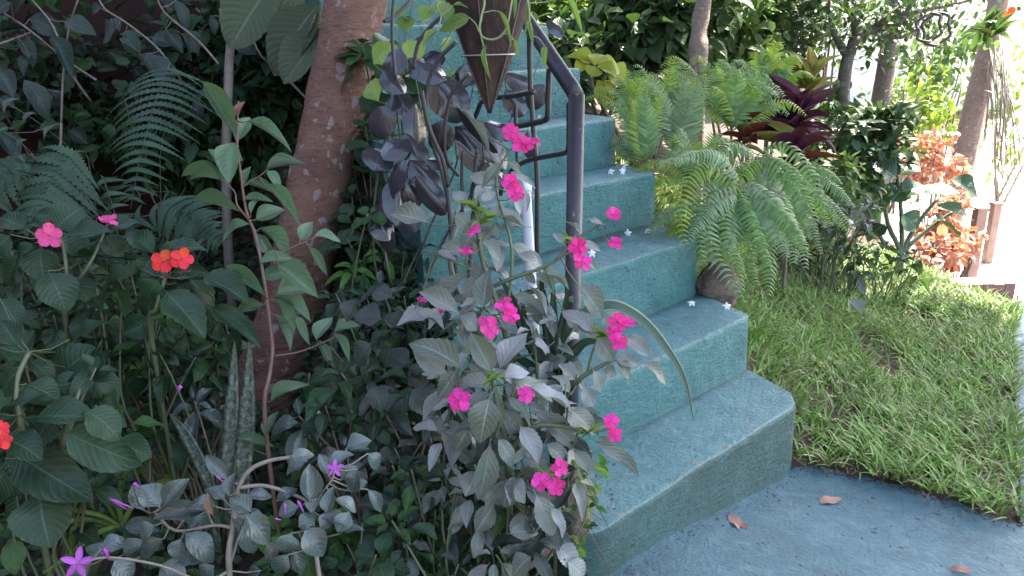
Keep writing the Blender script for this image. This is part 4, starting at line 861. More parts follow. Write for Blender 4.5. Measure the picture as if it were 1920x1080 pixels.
vv = Plant('hanging_vine', ctr + Vector((0, 0, .0)), 'pale green vine with narrow leaves trailing from the hanging cone planter', 'vine', 'lance', L_VINE, simple('pale_green_stem', (0.19, 0.24, 0.09), (0.25, 0.28, 0.13), .5, 20, .05))
VC = CD - 0.10
vv.stem([ctr + Vector((-.02, -.09, .0)), P(908, -5, VC), P(903, 30, VC), P(899, 55, VC), P(906, 70, VC), P(925, 74, VC), P(943, 64, VC), P(953, 40, VC), P(960, 0, VC)], .0021, .0018)
vv.stem([P(898, 60, VC), P(892, 45, VC), P(880, 33, VC)], .0012, .001); vv.stem([P(900, 62, VC), P(905, 80, VC), P(910, 90, VC)], .0012, .001); vv.stem([P(906, 24, VC), P(925, 20, VC), P(934, 22, VC)], .0012, .001); vv.stem([P(940, 63, VC), P(955, 65, VC), P(962, 75, VC)], .0012, .001)
vv.stem([ctr + Vector((.06, -.06, 0)), P(988, -5, VC), P(993, 30, VC), P(995, 62, VC), P(1010, 72, VC), P(1020, 85, VC)], .0014, .0009)
vv.stem([ctr + Vector((-.09, -.03, 0)), P(826, -30, VC), P(820, 10, VC), P(828, 28, VC)], .0014, .001)
vv.pxleaves([(880, 32, 820, 55, 20), (910, 88, 914, 146, 10), (934, 20, 966, 82, 9), (962, 74, 977, 103, 6), (1022, 86, 1021, 124, 11), (832, 35, 842, 0, 26), (990, 0, 988, 62, 8), (992, 40, 999, 84, 7), (958, -10, 966, 34, 9), (1060, -10, 1094, 55, 8), (820, 58, 790, 86, 10), (850, 10, 880, 6, 12)], VC, .02)

# ================================================================ bronze-leaved plant behind the rail
b0 = Vector((-0.33, 1.95, hgt(-.33, 1.95)))
bz = Plant('bronze_plant', b0, 'glossy bronze-black large-leaved plant behind the iron scrolls', 'plant', 'bronze', L_BRONZE, simple('dark_stem', (0.03, 0.035, 0.03), (0.05, 0.045, 0.045), .4, 20, .1))
B1 = 1.80
for pts in ([(735, 540), (720, 420), (760, 290), (800, 180)], [(760, 560), (805, 430), (850, 330), (870, 230)], [(780, 560), (850, 420), (910, 320), (960, 220)], [(715, 540), (700, 400), (725, 250), (760, 110)]):
    bz.stem([b0 + Vector((rnd(-.1, .1), rnd(-.04, .04), 0))] + [P(x, y, B1 + rnd(.05, .15)) for x, y in pts], .0045, .0025)
bz.pxleaves([(812, 142, 880, 216, 62), (778, 196, 790, 296, 40), (768, 108, 838, 142, 54), (853, 238, 955, 315, 62), (853, 262, 942, 322, 26, -.05), (856, 200, 940, 278, 17, -.06), (900, 228, 968, 242, 34, -.2), (948, 168, 988, 210, 34, .05), (1020, 158, 985, 200, 34, .1), (945, 140, 1005, 158, 28, .08), (990, 245, 1010, 300, 30, .1),
    (740, 310, 790, 385, 50), (760, 300, 700, 360, 48), (770, 300, 830, 350, 46), (745, 330, 750, 420, 46), (720, 370, 690, 440, 44), (780, 330, 835, 400, 36), (720, 300, 760, 240, 50), (700, 320, 720, 260, 50), (760, 250, 800, 310, 46), (730, 200, 690, 250, 50), (740, 170, 780, 220, 44), (720, 130, 760, 170, 44), (750, 90, 720, 140, 44), (800, 300, 850, 300, 36),
    (745, 380, 780, 440, 42), (705, 400, 730, 450, 40), (830, 225, 815, 290, 44), (870, 120, 900, 150, 40, .1), (890, 150, 855, 130, 40, .1), (735, 430, 700, 470, 40, .05), (790, 120, 830, 90, 36, .05), (1030, 60, 1055, 40, 34, .2), (900, 300, 950, 340, 30)], B1, .05, lean=.1)
gv = Plant('leafy_vine', Vector((-0.28, 2.1, hgt(-.28, 2.1))), 'fresh green vine with oval leaves twining up the iron scrolls', 'vine', 'oval', L_VINE, S_GREEN)
gv.stem([gv.loc, P(720, 330, 1.95), P(745, 200, 1.95), P(760, 80, 1.95), P(775, 0, 1.95), P(780, -60, 1.95)], .004, .002)
gv.stem([P(745, 150, 1.95), P(800, 110, 1.9), P(830, 85, 1.9), P(845, 60, 1.9)], .003, .0015)
gv.pxleaves([(760, 60, 765, 25, 28), (765, 75, 790, 110, 40), (752, 110, 800, 130, 34), (722, 95, 745, 130, 40), (745, 150, 780, 90, 32), (830, 30, 845, -10, 26), (835, 25, 815, 0, 22), (700, 120, 745, 80, 36), (790, 40, 810, 0, 26), (840, 130, 850, 175, 16), (815, 170, 838, 215, 20), (710, 190, 690, 140, 36), (725, 150, 770, 175, 34), (830, 100, 848, 60, 16), (850, 130, 870, 150, 14), (755, 30, 735, -10, 30)], 1.93, .05)
clump('shade_shrub', (690, 420), 2.15, 'dark round-leaved shrub just right of the leaning trunk', 'shrub', 'round', L_DK, S_GREEN, grid_px(650, 60, 790, 440, 22), .10, .8, (5, 8), [L_DK, L_GC, L_DK], dj=.12)

# ================================================================ pink impatiens in the centre
def bl(px, d):
    q = P(*px, d); q.z = hgt(q.x, q.y); return q
E1 = 1.36
b0 = bl((935, 1000), 1.42)
pa = Plant('impatiens', b0, 'tallest pink impatiens, rising before the iron scrolls with flowers just below the cone planter', 'flowering plant', 'impatiens', L_IMPG, S_GREEN)
pa.stem([b0, P(945, 800, E1 + .05), P(950, 640, E1 + .02), P(905, 490, E1), P(895, 420, E1), P(890, 380, E1)], .007, .0035)
pa.stem([P(948, 600, E1 + .02), P(960, 470, E1), P(930, 350, E1), P(950, 290, E1), P(975, 270, E1)], .0035, .0018)
pa.stem([P(905, 545, E1 + .02), P(965, 520, E1), P(1020, 500, E1), P(1075, 468, E1)], .0045, .0022)
pa.stem([P(1040, 490, E1), P(1085, 445, E1), P(1120, 425, E1), P(1148, 402, E1)], .003, .0012)
pa.stem([P(905, 520, E1), P(870, 500, E1), P(800, 470, E1)], .002, .001)
pa.stem([P(915, 500, E1), P(890, 450, E1), P(860, 420, E1)], .002, .001)
pa.pxleaves([(812, 421, 726, 384, 38), (905, 395, 989, 422, 34), (853, 395, 882, 434, 30), (905, 585, 910, 501, 44), (868, 592, 785, 542, 34), (863, 494, 801, 469, 26), (965, 474, 1028, 494, 30), (955, 550, 1028, 592, 30), (860, 590, 902, 612, 36), (778, 580, 835, 614, 30), (980, 525, 1065, 602, 18), (1057, 583, 1101, 624, 26),
    (1080, 530, 1144, 590, 38), (858, 200, 936, 276, 14, -.03), (890, 420, 925, 455, 24), (880, 385, 845, 350, 22), (900, 380, 930, 350, 18), (950, 320, 1010, 350, 16), (960, 330, 1018, 385, 12), (1070, 470, 1140, 500, 14), (1010, 500, 1070, 540, 22), (940, 300, 905, 350, 22), (1060, 460, 1035, 430, 16), (1090, 440, 1060, 400, 14), (1085, 450, 1128, 470, 16),
    (895, 430, 850, 470, 28), (900, 450, 950, 480, 26), (905, 520, 860, 555, 30), (915, 470, 965, 440, 22), (1000, 510, 1045, 545, 24), (960, 360, 985, 400, 20), (885, 375, 925, 330, 24), (1135, 425, 1100, 395, 16), (935, 345, 870, 320, 24), (950, 300, 985, 320, 14)], E1, .04, lean=.2, wf=.88)
for x, y, k in ((958, 247, .5), (978, 268, .6), (995, 268, .3), (958, 342, .7), (966, 362, .6), (889, 431, .5), (874, 470, .4), (1084, 463, .8), (1091, 490, .7), (1150, 402, .6), (1153, 455, .4)):
    c = P(x, y, E1 - .06); pa.flower(c, face_cam(c, k) + jit(.35), (rnd(18, 23) if x not in (889, 874, 1150, 1153) else 17) * E1 / FPX, F_PINK, F_EYE)
for x, y in ((893, 395), (1075, 460), (905, 420)):
    for i in range(9):
        a = P(x, y, E1 - .03); pa.leaf(a, a + Vector((rnd(-.03, .03), rnd(-.03, .01), rnd(-.005, .035))), .004, kind='lance', mat=L_VINE, name='bract')

E2 = 1.20
b0 = bl((950, 1060), 1.34)
pb = Plant('impatiens', b0, 'sprawling grey-green impatiens with bright pink flowers at the foot of the stairs', 'flowering plant', 'impatiens', L_IMPG, S_GREEN)
pb.stem([b0, P(955, 960, 1.3), P(950, 850, E2 + .03), P(935, 770, E2), P(925, 718, E2)], .008, .005)
pb.stem([P(945, 840, E2 + .03), P(940, 760, E2), P(915, 690, E2), P(905, 640, E2), P(925, 590, E2)], .005, .0025)
pb.stem([P(950, 850, E2 + .03), P(1000, 800, E2), P(1060, 800, E2), P(1110, 810, E2), P(1148, 800, E2)], .005, .002)
pb.stem([P(955, 900, E2 + .05), P(1000, 880, E2), P(1025, 900, E2)], .004, .002)
pb.stem([P(935, 770, E2), P(960, 745, E2), P(985, 740, E2)], .002, .0012); pb.stem([P(930, 760, E2), P(900, 765, E2), P(862, 752, E2)], .002, .0012)
pb.pxleaves([(873, 697, 768, 605, 46), (925, 705, 883, 621, 40), (932, 700, 982, 598, 46), (842, 705, 772, 648, 40, .03), (925, 715, 838, 703, 32), (952, 716, 1062, 718, 36), (940, 708, 990, 686, 30), (920, 738, 896, 835, 58, -.04), (945, 740, 1004, 795, 22), (985, 722, 1089, 762, 34), (993, 765, 1105, 842, 34), (1065, 763, 1122, 812, 42), (930, 818, 978, 875, 28),
    (972, 792, 1012, 869, 40), (920, 820, 902, 970, 46), (1106, 822, 1205, 894, 34), (1072, 842, 1112, 892, 34), (1000, 918, 1058, 1022, 40), (946, 898, 995, 935, 34), (1030, 945, 1058, 1010, 26), (1037, 1025, 1095, 1056, 40), (1060, 1050, 1115, 1085, 40), (950, 1002, 1012, 982, 30), (940, 760, 985, 830, 32, .03), (1020, 830, 1075, 870, 36, .03), (1100, 800, 1060, 770, 34, .03),
    (905, 640, 860, 655, 34, .03), (980, 860, 1040, 880, 36, .03), (960, 905, 930, 960, 40, .02), (1010, 870, 1050, 920, 34, .04), (925, 735, 870, 770, 36, .03), (1120, 815, 1150, 850, 26), (1060, 720, 1010, 760, 36, .04), (990, 960, 960, 1020, 40, .04), (900, 880, 870, 930, 40, .05), (930, 940, 890, 1000, 38, .05), (880, 800, 850, 850, 36, .06), (1000, 1040, 950, 1075, 40), (1020, 930, 1070, 960, 30, .05), (860, 690, 820, 750, 40, .05)], E2, .03, lean=.3, wf=.88)
pb.pxleaves([(697, 720, 717, 772, 38), (728, 735, 752, 775, 34), (765, 728, 825, 772, 60), (700, 640, 650, 680, 40), (740, 650, 700, 690, 40), (760, 620, 720, 590, 40), (670, 560, 640, 600, 38), (740, 560, 690, 530, 36), (800, 640, 840, 680, 40), (770, 690, 720, 650, 40), (720, 600, 660, 580, 44), (810, 690, 760, 720, 40)], 1.45, .05, mat=L_IMPM, link=False)
for x, y, k, r in ((945, 572, .6, 24), (958, 592, .5, 24), (916, 614, .7, 29), (861, 750, .7, 27), (986, 740, .8, 23), (1146, 790, .8, 20), (1153, 815, .7, 19), (1014, 902, .9, 25), (1042, 912, .85, 25), (1050, 877, .7, 21), (792, 562, .4, 20), (828, 578, .3, 18)):
    c = P(x, y, E2 - .07 if x > 850 else E2 + .2); pb.flower(c, face_cam(c, k) + jit(.25), r * rnd(.82, .98) * (E2 - .05) / FPX, F_PINK, F_EYE)
for x, y in ((928, 712), (1105, 812), (1020, 895)):
    for i in range(9):
        a = P(x, y, E2 - .03); pb.leaf(a, a + Vector((rnd(-.025, .025), rnd(-.03, .01), rnd(-.005, .03))), .004, kind='lance', mat=L_VINE, name='bract')

for (x, y, dd, n_, l_) in ((900, 860, .10, 7, .085), (960, 800, .10, 7, .09), (1030, 760, .10, 7, .085), (1060, 850, .08, 6, .08), (990, 950, .08, 7, .085), (900, 960, .10, 7, .085), (850, 740, .14, 7, .09), (870, 660, .14, 7, .09), (940, 660, .12, 6, .085), (1010, 680, .14, 6, .08), (930, 1040, .06, 6, .08), (830, 900, .16, 7, .08), (1000, 610, .14, 6, .08)):
    c = P(x, y, E2 + dd); pb.sprig(c, UP * .7 + (CAMV - c).normalized() * .5 + jit(.3), n_, l_, .40, root=b0 + (c - b0) * .35, mat=random.choice([L_IMPG, L_IMPM, L_IMPG]))
for (x, y, dd, n_, l_) in ((880, 470, .08, 7, .10), (930, 420, .08, 7, .095), (960, 560, .10, 8, .10), (1010, 540, .08, 7, .09), (840, 560, .12, 7, .10), (900, 560, .06, 7, .09), (1040, 640, .06, 7, .10), (870, 610, .10, 8, .10)):
    c = P(x, y, E1 + dd - .04); pa.sprig(c, UP * .7 + (CAMV - c).normalized() * .5 + jit(.3), n_, l_, .34, root=min(pa.pts, key=lambda q: (q - c).length + (5 if q.z > c.z - .02 else 0)), mat=L_IMPG, r=.0016)
for (x, y, dd, n_, l_) in ((910, 790, .02, 8, .10), (970, 720, .04, 8, .10), (1050, 800, .03, 8, .09), (1080, 880, .02, 6, .08), (960, 880, .03, 8, .10), (1000, 1010, .0, 7, .09), (850, 700, .06, 8, .10), (830, 800, .10, 7, .09), (880, 920, .06, 7, .09), (1040, 960, .02, 7, .085)):
    c = P(x, y, E2 + dd); pb.sprig(c, UP * .7 + (CAMV - c).normalized() * .5 + jit(.3), n_, l_, .35, root=min(pb.pts, key=lambda q: (q - c).length + (5 if q.z > c.z - .02 else 0)), mat=random.choice([L_IMPG, L_IMPG, L_IMPM]), r=.0016)
E3 = 1.32
b0 = bl((1035, 900), 1.45)
pc = Plant('impatiens', b0, 'pink impatiens leaning over the second step in front of the handrail post', 'flowering plant', 'impatiens', L_IMPG, S_GREEN)
pc.stem([b0, P(1050, 800, 1.4), P(1080, 720, E3), P(1120, 690, E3), P(1150, 675, E3)], .006, .003)
pc.stem([P(1100, 705, E3), P(1115, 650, E3), P(1140, 630, E3), P(1158, 615, E3)], .003, .0015)
pc.pxleaves([(1117, 627, 1154, 679, 36), (1168, 628, 1222, 665, 26), (1198, 676, 1275, 715, 28), (1150, 668, 1195, 712, 22), (1115, 630, 1065, 560, 30), (1120, 640, 1090, 590, 28), (1110, 690, 1140, 740, 26), (1090, 720, 1120, 770, 26), (1080, 715, 1050, 680, 30), (1150, 675, 1200, 680, 22), (1070, 740, 1040, 700, 34), (1130, 690, 1160, 700, 20), (1060, 780, 1100, 800, 30), (1130, 625, 1160, 580, 24)], E3, .03)
for x, y, k, r in ((1158, 604, .8, 22), (1176, 606, .5, 19), (1152, 622, .6, 19), (1160, 642, .5, 19)):
    c = P(x, y, E3 - .05); pc.flower(c, face_cam(c, k) + jit(.25), r * E3 / FPX, F_PINK, F_EYE)
for i in range(10):
    a = P(1133, 630, E3 - .03); pc.leaf(a, a + Vector((rnd(-.025, .025), rnd(-.03, .01), rnd(-.005, .03))), .004, kind='lance', mat=L_VINE, name='bract')

# drooping striped strap plant
t = NT('strap_leaf'); uv = t.coord('UV'); sp = t.n('SeparateXYZ'); t.l(uv, sp.inputs[0]); u = t.math('ABSOLUTE', t.math('SUBTRACT', sp.outputs[0], .5))
t.l(t.mix(t.math('GREATER_THAN', u, .36), (0.045, 0.085, 0.05), (0.30, 0.36, 0.22)), t.b.inputs['Base Color']); t.b.inputs['Roughness'].default_value = .38; M_STRAP = t.m
b0 = bl((1040, 760), 1.46)
ag = Plant('strap_plant', b0, 'strap-leaved plant with one long arching leaf drooping over the steps', 'plant', 'strap', M_STRAP, S_GREEN)
for pts, w in (([(1040, 740), (1045, 660), (1080, 600), (1120, 577), (1160, 575), (1210, 605), (1255, 660), (1285, 715), (1300, 790)], 24), ([(1040, 740), (1030, 640), (1020, 560), (1012, 505)], 22), ([(1040, 740), (1040, 640), (1038, 560), (1036, 510)], 18), ([(1040, 740), (1050, 640), (1060, 580), (1068, 520)], 20), ([(1040, 740), (1000, 660), (985, 600), (975, 540)], 18), ([(1040, 740), (990, 640), (960, 560), (935, 520)], 20), ([(1040, 740), (1080, 660), (1110, 640), (1150, 650)], 20), ([(1040, 740), (1000, 690), (940, 660), (900, 680)], 18)):
    blade(ag, [b0] + [P(x, y, 1.42 - (.005 * i)) for i, (x, y) in enumerate(pts)], w * 1.4 / FPX, M_STRAP if w == 24 else leaf_mat('strap_dark', (0.03, 0.06, 0.035), (0.045, 0.08, 0.045), (0.08, 0.12, 0.07), .4, 1, 0, .2, .1), fold=.35, thick=.0015, hint=Vector((-.3, -.8, .7)), taper=.3)

# stones with roots and moss at the bed's edge
def stone(loc, rad, label, mat, seed):
    r = random.Random(seed); bm = bmesh.new(); bmesh.ops.create_icosphere(bm, subdivisions=4, radius=1)
    from mathutils import noise as mn
    for v in bm.verts:
        d_ = v.co.normalized(); k = 1 + .28 * mn.noise(d_ * 1.6 + Vector((seed, 0, 0))) + .10 * mn.noise(d_ * 5 + Vector((seed, 3, 0))) + .03 * mn.noise(d_ * 14)
        v.co = Vector((d_.x * rad[0], d_.y * rad[1], d_.z * rad[2])) * k
    for f in bm.faces: f.smooth = True
    me = bpy.data.meshes.new('stone'); bm.to_mesh(me); bm.free(); me.uv_layers.new(name='UVMap')
    o = new('stone', me, None, mat); o.location = loc; tag(o, label, 'stone', 'stones edging the flower bed'); return o
M_STONE = bark('pinkish_stone', (0.13, 0.085, 0.07), (0.24, 0.17, 0.145), (0.36, 0.3, 0.28), 12, .6)
q = P(985, 1020, 1.30); stone((q.x, q.y + .06, q.z - .03), (.052, .05, .058), 'pale pinkish stone under the trailing pink impatiens', M_STONE, 3)
q = P(930, 960, 1.38); stone((q.x, q.y + .06, q.z - .03), (.045, .045, .05), 'half-hidden stone behind the hanging long leaf', M_STONE, 8)
M_ROOT = simple('root_brown', (0.10, 0.07, 0.055), (0.17, 0.12, 0.10), .9, 60, .6)
q = P(1085, 930, 1.36); stone((q.x - .02, q.y + .04, q.z - .05), (.05, .05, .075), 'brown mossy root clod against the lowest step', M_ROOT, 5)['category'] = 'root clod'
ms = Plant('trailing_weed', Vector((q.x - .02, q.y, hgt(q.x - .05, q.y))), 'small green weed trailing over the mossy root clod by the lowest step', 'weed', 'oval', L_VINE, S_GREEN)
for i in range(70):
    x, y = rnd(1030, 1150), rnd(840, 1030)
    if x > 1105 + (1000 - y) * .25: continue
    b = P(x, y, 1.28 + rnd(0, .06)); ms.leaf(b, b + Vector((rnd(-.02, .03), rnd(-.02, 0), rnd(-.03, .01))), rnd(.008, .014), mat=random.choice([L_VINE, L_GC, L_LIME]))
for i in range(14):
    x, y = rnd(1030, 1110), rnd(850, 1000); a = P(x, y, 1.31); ms.stem([a, a + Vector((rnd(-.03, .03), -.01, -.03)), a + Vector((rnd(-.05, .05), -.02, -.08))], .0012, .0006, mat=M_ROOT)
# ================================================================ right side: ferns on the bank
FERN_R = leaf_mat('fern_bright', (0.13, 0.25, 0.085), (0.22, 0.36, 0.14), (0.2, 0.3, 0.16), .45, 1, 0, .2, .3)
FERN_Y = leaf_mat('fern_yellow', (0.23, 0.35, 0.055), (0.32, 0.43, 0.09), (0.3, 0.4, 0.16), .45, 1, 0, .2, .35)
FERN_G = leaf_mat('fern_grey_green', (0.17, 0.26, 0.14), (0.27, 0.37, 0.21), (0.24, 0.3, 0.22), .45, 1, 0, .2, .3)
FST = simple('fern_stalk_green', (0.12, 0.14, 0.06), (0.16, 0.13, 0.07), .6, 20, .1)
def fern_px(px, d, label, paths, plen, npair, mats, pw=.009, droop=.5, curl=.3, dstep=-.04, hint=Vector((0, -.5, .85)), seg=5, toothed=False, fwd=.3, rr=.0016, basek=.5, tipk=.15, dj=.04, cat='fern'):
    b = P(*px, d); b.z = min(max(hgt(b.x, b.y) - .01, b.z - .4), b.z); root = thing('fern', b, label, cat)
    for pt in paths:
        dd = d + rnd(-dj, dj); path = [P(x, y, dd + dstep * i) for i, (x, y) in enumerate(pt)]
        frond(root, path, hint + jit(.2), plen * rnd(.85, 1.15), npair, random.choice(mats), FST, pw=pw, droop=droop, curl=curl, seg=seg, toothed=toothed, fwd=fwd, rr=rr, basek=basek, tipk=tipk)
    return root, b
def fan(px, n, L, a0, a1, arch):
    """n frond paths springing from px, angles in degrees (0 = right, 90 = up), arching over"""
    out = []
    for i in range(n):
        a = math.radians(a0 + (a1 - a0) * (i + .5) / n + rnd(-8, 8)); l = L * rnd(.7, 1.15); x, y = px[0] + rnd(-12, 12), px[1] + rnd(-8, 8)
        dx, dy = math.cos(a) * l, -math.sin(a) * l
        out.append([(x, y), (x + dx * .35, y + dy * .45 - arch * .12 * l), (x + dx * .72, y + dy * .8 + arch * .06 * l), (x + dx * 1.02, y + dy * .9 + arch * .55 * l)])
    return out
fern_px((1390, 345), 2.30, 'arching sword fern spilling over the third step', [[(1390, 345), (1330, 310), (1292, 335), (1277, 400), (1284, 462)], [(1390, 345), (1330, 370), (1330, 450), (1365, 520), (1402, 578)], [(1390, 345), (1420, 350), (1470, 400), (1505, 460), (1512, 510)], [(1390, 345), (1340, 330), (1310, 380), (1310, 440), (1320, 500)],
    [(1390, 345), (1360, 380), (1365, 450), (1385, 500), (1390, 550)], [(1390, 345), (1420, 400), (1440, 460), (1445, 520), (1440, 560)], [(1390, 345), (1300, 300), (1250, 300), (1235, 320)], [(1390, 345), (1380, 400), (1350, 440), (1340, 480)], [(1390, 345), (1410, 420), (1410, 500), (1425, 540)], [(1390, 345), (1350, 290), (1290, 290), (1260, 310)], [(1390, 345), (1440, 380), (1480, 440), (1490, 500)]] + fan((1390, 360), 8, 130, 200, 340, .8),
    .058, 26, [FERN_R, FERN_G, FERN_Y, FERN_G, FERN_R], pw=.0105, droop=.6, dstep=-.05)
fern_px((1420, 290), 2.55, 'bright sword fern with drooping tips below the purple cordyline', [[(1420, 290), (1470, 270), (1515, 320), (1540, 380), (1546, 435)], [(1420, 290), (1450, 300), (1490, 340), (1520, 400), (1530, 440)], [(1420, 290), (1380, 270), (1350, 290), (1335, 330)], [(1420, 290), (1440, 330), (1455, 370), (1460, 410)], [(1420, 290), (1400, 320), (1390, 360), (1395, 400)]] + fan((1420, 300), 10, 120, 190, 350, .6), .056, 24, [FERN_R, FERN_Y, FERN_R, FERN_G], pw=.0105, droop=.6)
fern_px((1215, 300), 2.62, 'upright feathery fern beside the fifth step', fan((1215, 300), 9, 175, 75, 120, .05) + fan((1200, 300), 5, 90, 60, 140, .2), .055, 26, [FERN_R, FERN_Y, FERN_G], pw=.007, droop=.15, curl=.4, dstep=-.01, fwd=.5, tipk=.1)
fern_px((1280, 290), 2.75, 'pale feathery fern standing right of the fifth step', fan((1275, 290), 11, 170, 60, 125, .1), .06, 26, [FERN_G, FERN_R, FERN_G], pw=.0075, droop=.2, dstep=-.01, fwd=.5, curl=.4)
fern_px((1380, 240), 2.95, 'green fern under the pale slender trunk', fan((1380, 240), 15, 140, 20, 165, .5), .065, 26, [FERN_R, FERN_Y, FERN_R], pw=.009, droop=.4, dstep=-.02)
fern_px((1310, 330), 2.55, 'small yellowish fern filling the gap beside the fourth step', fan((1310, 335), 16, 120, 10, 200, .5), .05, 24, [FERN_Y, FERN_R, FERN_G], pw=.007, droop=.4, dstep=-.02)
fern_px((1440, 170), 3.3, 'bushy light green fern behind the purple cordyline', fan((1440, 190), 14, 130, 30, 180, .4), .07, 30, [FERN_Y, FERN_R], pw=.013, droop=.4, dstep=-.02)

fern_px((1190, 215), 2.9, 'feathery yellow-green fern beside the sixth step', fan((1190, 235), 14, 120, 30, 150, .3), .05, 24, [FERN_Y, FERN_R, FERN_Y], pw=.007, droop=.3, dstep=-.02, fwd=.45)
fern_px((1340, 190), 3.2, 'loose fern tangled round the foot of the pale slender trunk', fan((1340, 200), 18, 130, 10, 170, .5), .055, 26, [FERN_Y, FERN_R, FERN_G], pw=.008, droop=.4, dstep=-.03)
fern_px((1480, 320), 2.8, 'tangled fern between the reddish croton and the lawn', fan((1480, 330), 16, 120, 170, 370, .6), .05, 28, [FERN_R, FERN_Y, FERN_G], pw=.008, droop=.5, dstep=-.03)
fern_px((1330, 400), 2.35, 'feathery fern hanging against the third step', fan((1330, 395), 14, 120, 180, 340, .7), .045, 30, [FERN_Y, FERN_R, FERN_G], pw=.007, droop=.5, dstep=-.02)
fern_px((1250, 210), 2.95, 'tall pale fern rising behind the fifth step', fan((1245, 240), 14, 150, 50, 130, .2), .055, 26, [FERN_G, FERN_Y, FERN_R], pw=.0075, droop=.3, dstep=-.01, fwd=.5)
# ================================================================ cordyline, crotons
L_CORD = leaf_mat('purple_cordyline', (0.050, 0.009, 0.028), (0.115, 0.026, 0.062), (0.2, 0.07, 0.12), .32, 1, 0, .3, .15)
L_CROT = leaf_mat('croton', (0.20, 0.20, 0.06), (0.11, 0.14, 0.05), (0.5, 0.22, 0.06), .35, 9, .3, .5, .2, blotch=((0.22, 0.05, 0.03), 2.5, .58))
L_CROTR = leaf_mat('croton_red', (0.13, 0.03, 0.02), (0.11, 0.025, 0.03), (0.25, 0.08, 0.05), .35, 7, .3, .4, .2)
def rosette(name, px, d, label, cat, kind, mats, n, L, wr, up=(.1, 1.2), grow=None, stem_r=.008):
    c = P(*px, d) if d else gpx(*px, .07); b = Vector((c.x, c.y, min(hgt(c.x, c.y), c.z - .06))); pl = Plant(name, b, label, cat, kind, mats[0], S_BROWN)
    pl.stem([b + Vector((0, 0, -.01)), b.lerp(c, .6), c], stem_r, stem_r * .7)
    for i in range(n):
        a = i * 2.4; k = i / n; el = up[0] + (up[1] - up[0]) * k; l = L * rnd(.75, 1.1)
        dr = Vector((math.cos(a), math.sin(a), el)).normalized(); bb = c + Vector((0, 0, -.06 + .08 * k))
        pl.leaf(bb, bb + dr * l, l * wr * rnd(.85, 1.15), hint=UP + jit(.2), mat=random.choice(mats))
    return pl
rosette('cordyline', (1490, 225), 3.15, 'dark purple cordyline on the fern bank', 'cordyline', 'lance', [L_CORD], 26, .22, .22, (0, 2.2))
rosette('cordyline', (1440, 240), 3.2, 'smaller dark purple cordyline left of the larger one', 'cordyline', 'lance', [L_CORD], 16, .15, .22, (0, 2.0))
rosette('croton', (1515, 165), 3.45, 'croton with upright yellow-green leaves above the purple cordyline', 'croton', 'lance', [L_CROT], 14, .20, .2, (.9, 2.8))
rosette('croton', (1395, 250), 2.95, 'croton with a bright yellow upright leaf and red lower leaves beside the ferns', 'croton', 'lance', [L_CROT, L_CROTR, L_CROTR], 12, .15, .3, (0, 2.2))
rosette('croton', (1490, 290), 2.9, 'reddish croton low under the purple cordyline', 'croton', 'lance', [L_CROTR, L_CROT, L_CORD], 16, .19, .26, (0, 1.6))
rosette('cordyline', (1490, 470), None, 'dull purple seedling cordyline half hidden by fern tips', 'cordyline', 'lance', [L_CORD], 12, .13, .3, (0, 1.0))
# yellow-green broad leaves at the stair top
L_YEL = leaf_mat('yellow_green_leaf', (0.26, 0.30, 0.045), (0.34, 0.36, 0.07), (0.42, 0.42, 0.16), .42, 6, .3, .4, .3)
yl = Plant('broadleaf_plant', Vector((.5, 3.15, .8)), 'yellow-green broad-leaved plant beside the sixth step', 'plant', 'oval', L_YEL, S_BROWN)
yl.stem([Vector((.5, 3.15, .75)), P(1110, 160, 3.0), P(1115, 120, 3.0)], .008, .006); yl.stem([Vector((.5, 3.15, .75)), P(1125, 190, 3.0), P(1140, 130, 3.0)], .008, .006)
yl.pxleaves([(1115, 120, 1060, 98, 34), (1115, 122, 1130, 95, 32), (1120, 125, 1172, 110, 36), (1118, 125, 1108, 142, 30), (1125, 128, 1160, 135, 34), (1105, 115, 1075, 130, 28), (1130, 150, 1165, 175, 30), (1120, 150, 1150, 200, 30), (1140, 128, 1180, 150, 40)], 2.95, .04)

# ================================================================ slender pale trunk with a crown over the lawn
c0 = P(1308, 140, 3.55); st_ = thing('tree', Vector((c0.x, c0.y, hgt(c0.x, c0.y))), 'slender tree with pale pinkish trunk rising from the ferns', 'tree')
pth = [Vector((c0.x, c0.y, hgt(c0.x, c0.y) - .08)), c0, P(1311, 60, 3.55), P(1320, 0, 3.55)]; e = pth[-1]; pth += [e + Vector((.12, .05, .6)), e + Vector((.5, .25, 1.3)), e + Vector((1.1, .5, 1.75))]
mb = MB(); sp2 = smooth_path(pth, 6); mb.tube(sp2, [.050 - .0007 * i + .004 * math.sin(i * .9) for i in range(len(sp2))], 14, wob=.02); new('trunk', mb.mesh('trunk'), st_, M_BARK2)
for ex in ((2.6, 4.4, 3.2), (3.4, 4.9, 3.4), (2.9, 5.4, 3.4), (2.0, 4.9, 3.4)):
    mb = MB(); a = sp2[-1]; mb.tube(smooth_path([a, a.lerp(Vector(ex), .5) + Vector((0, 0, .15)), Vector(ex)]), [.026 - .002 * k for k in range(9)], 8); new('branch', mb.mesh('branch'), st_, M_BARK2)
crown(st_, (2.75, 3.75, 3.35), (1.75, 1.1, .45), 10000, .19, .10, k=70)

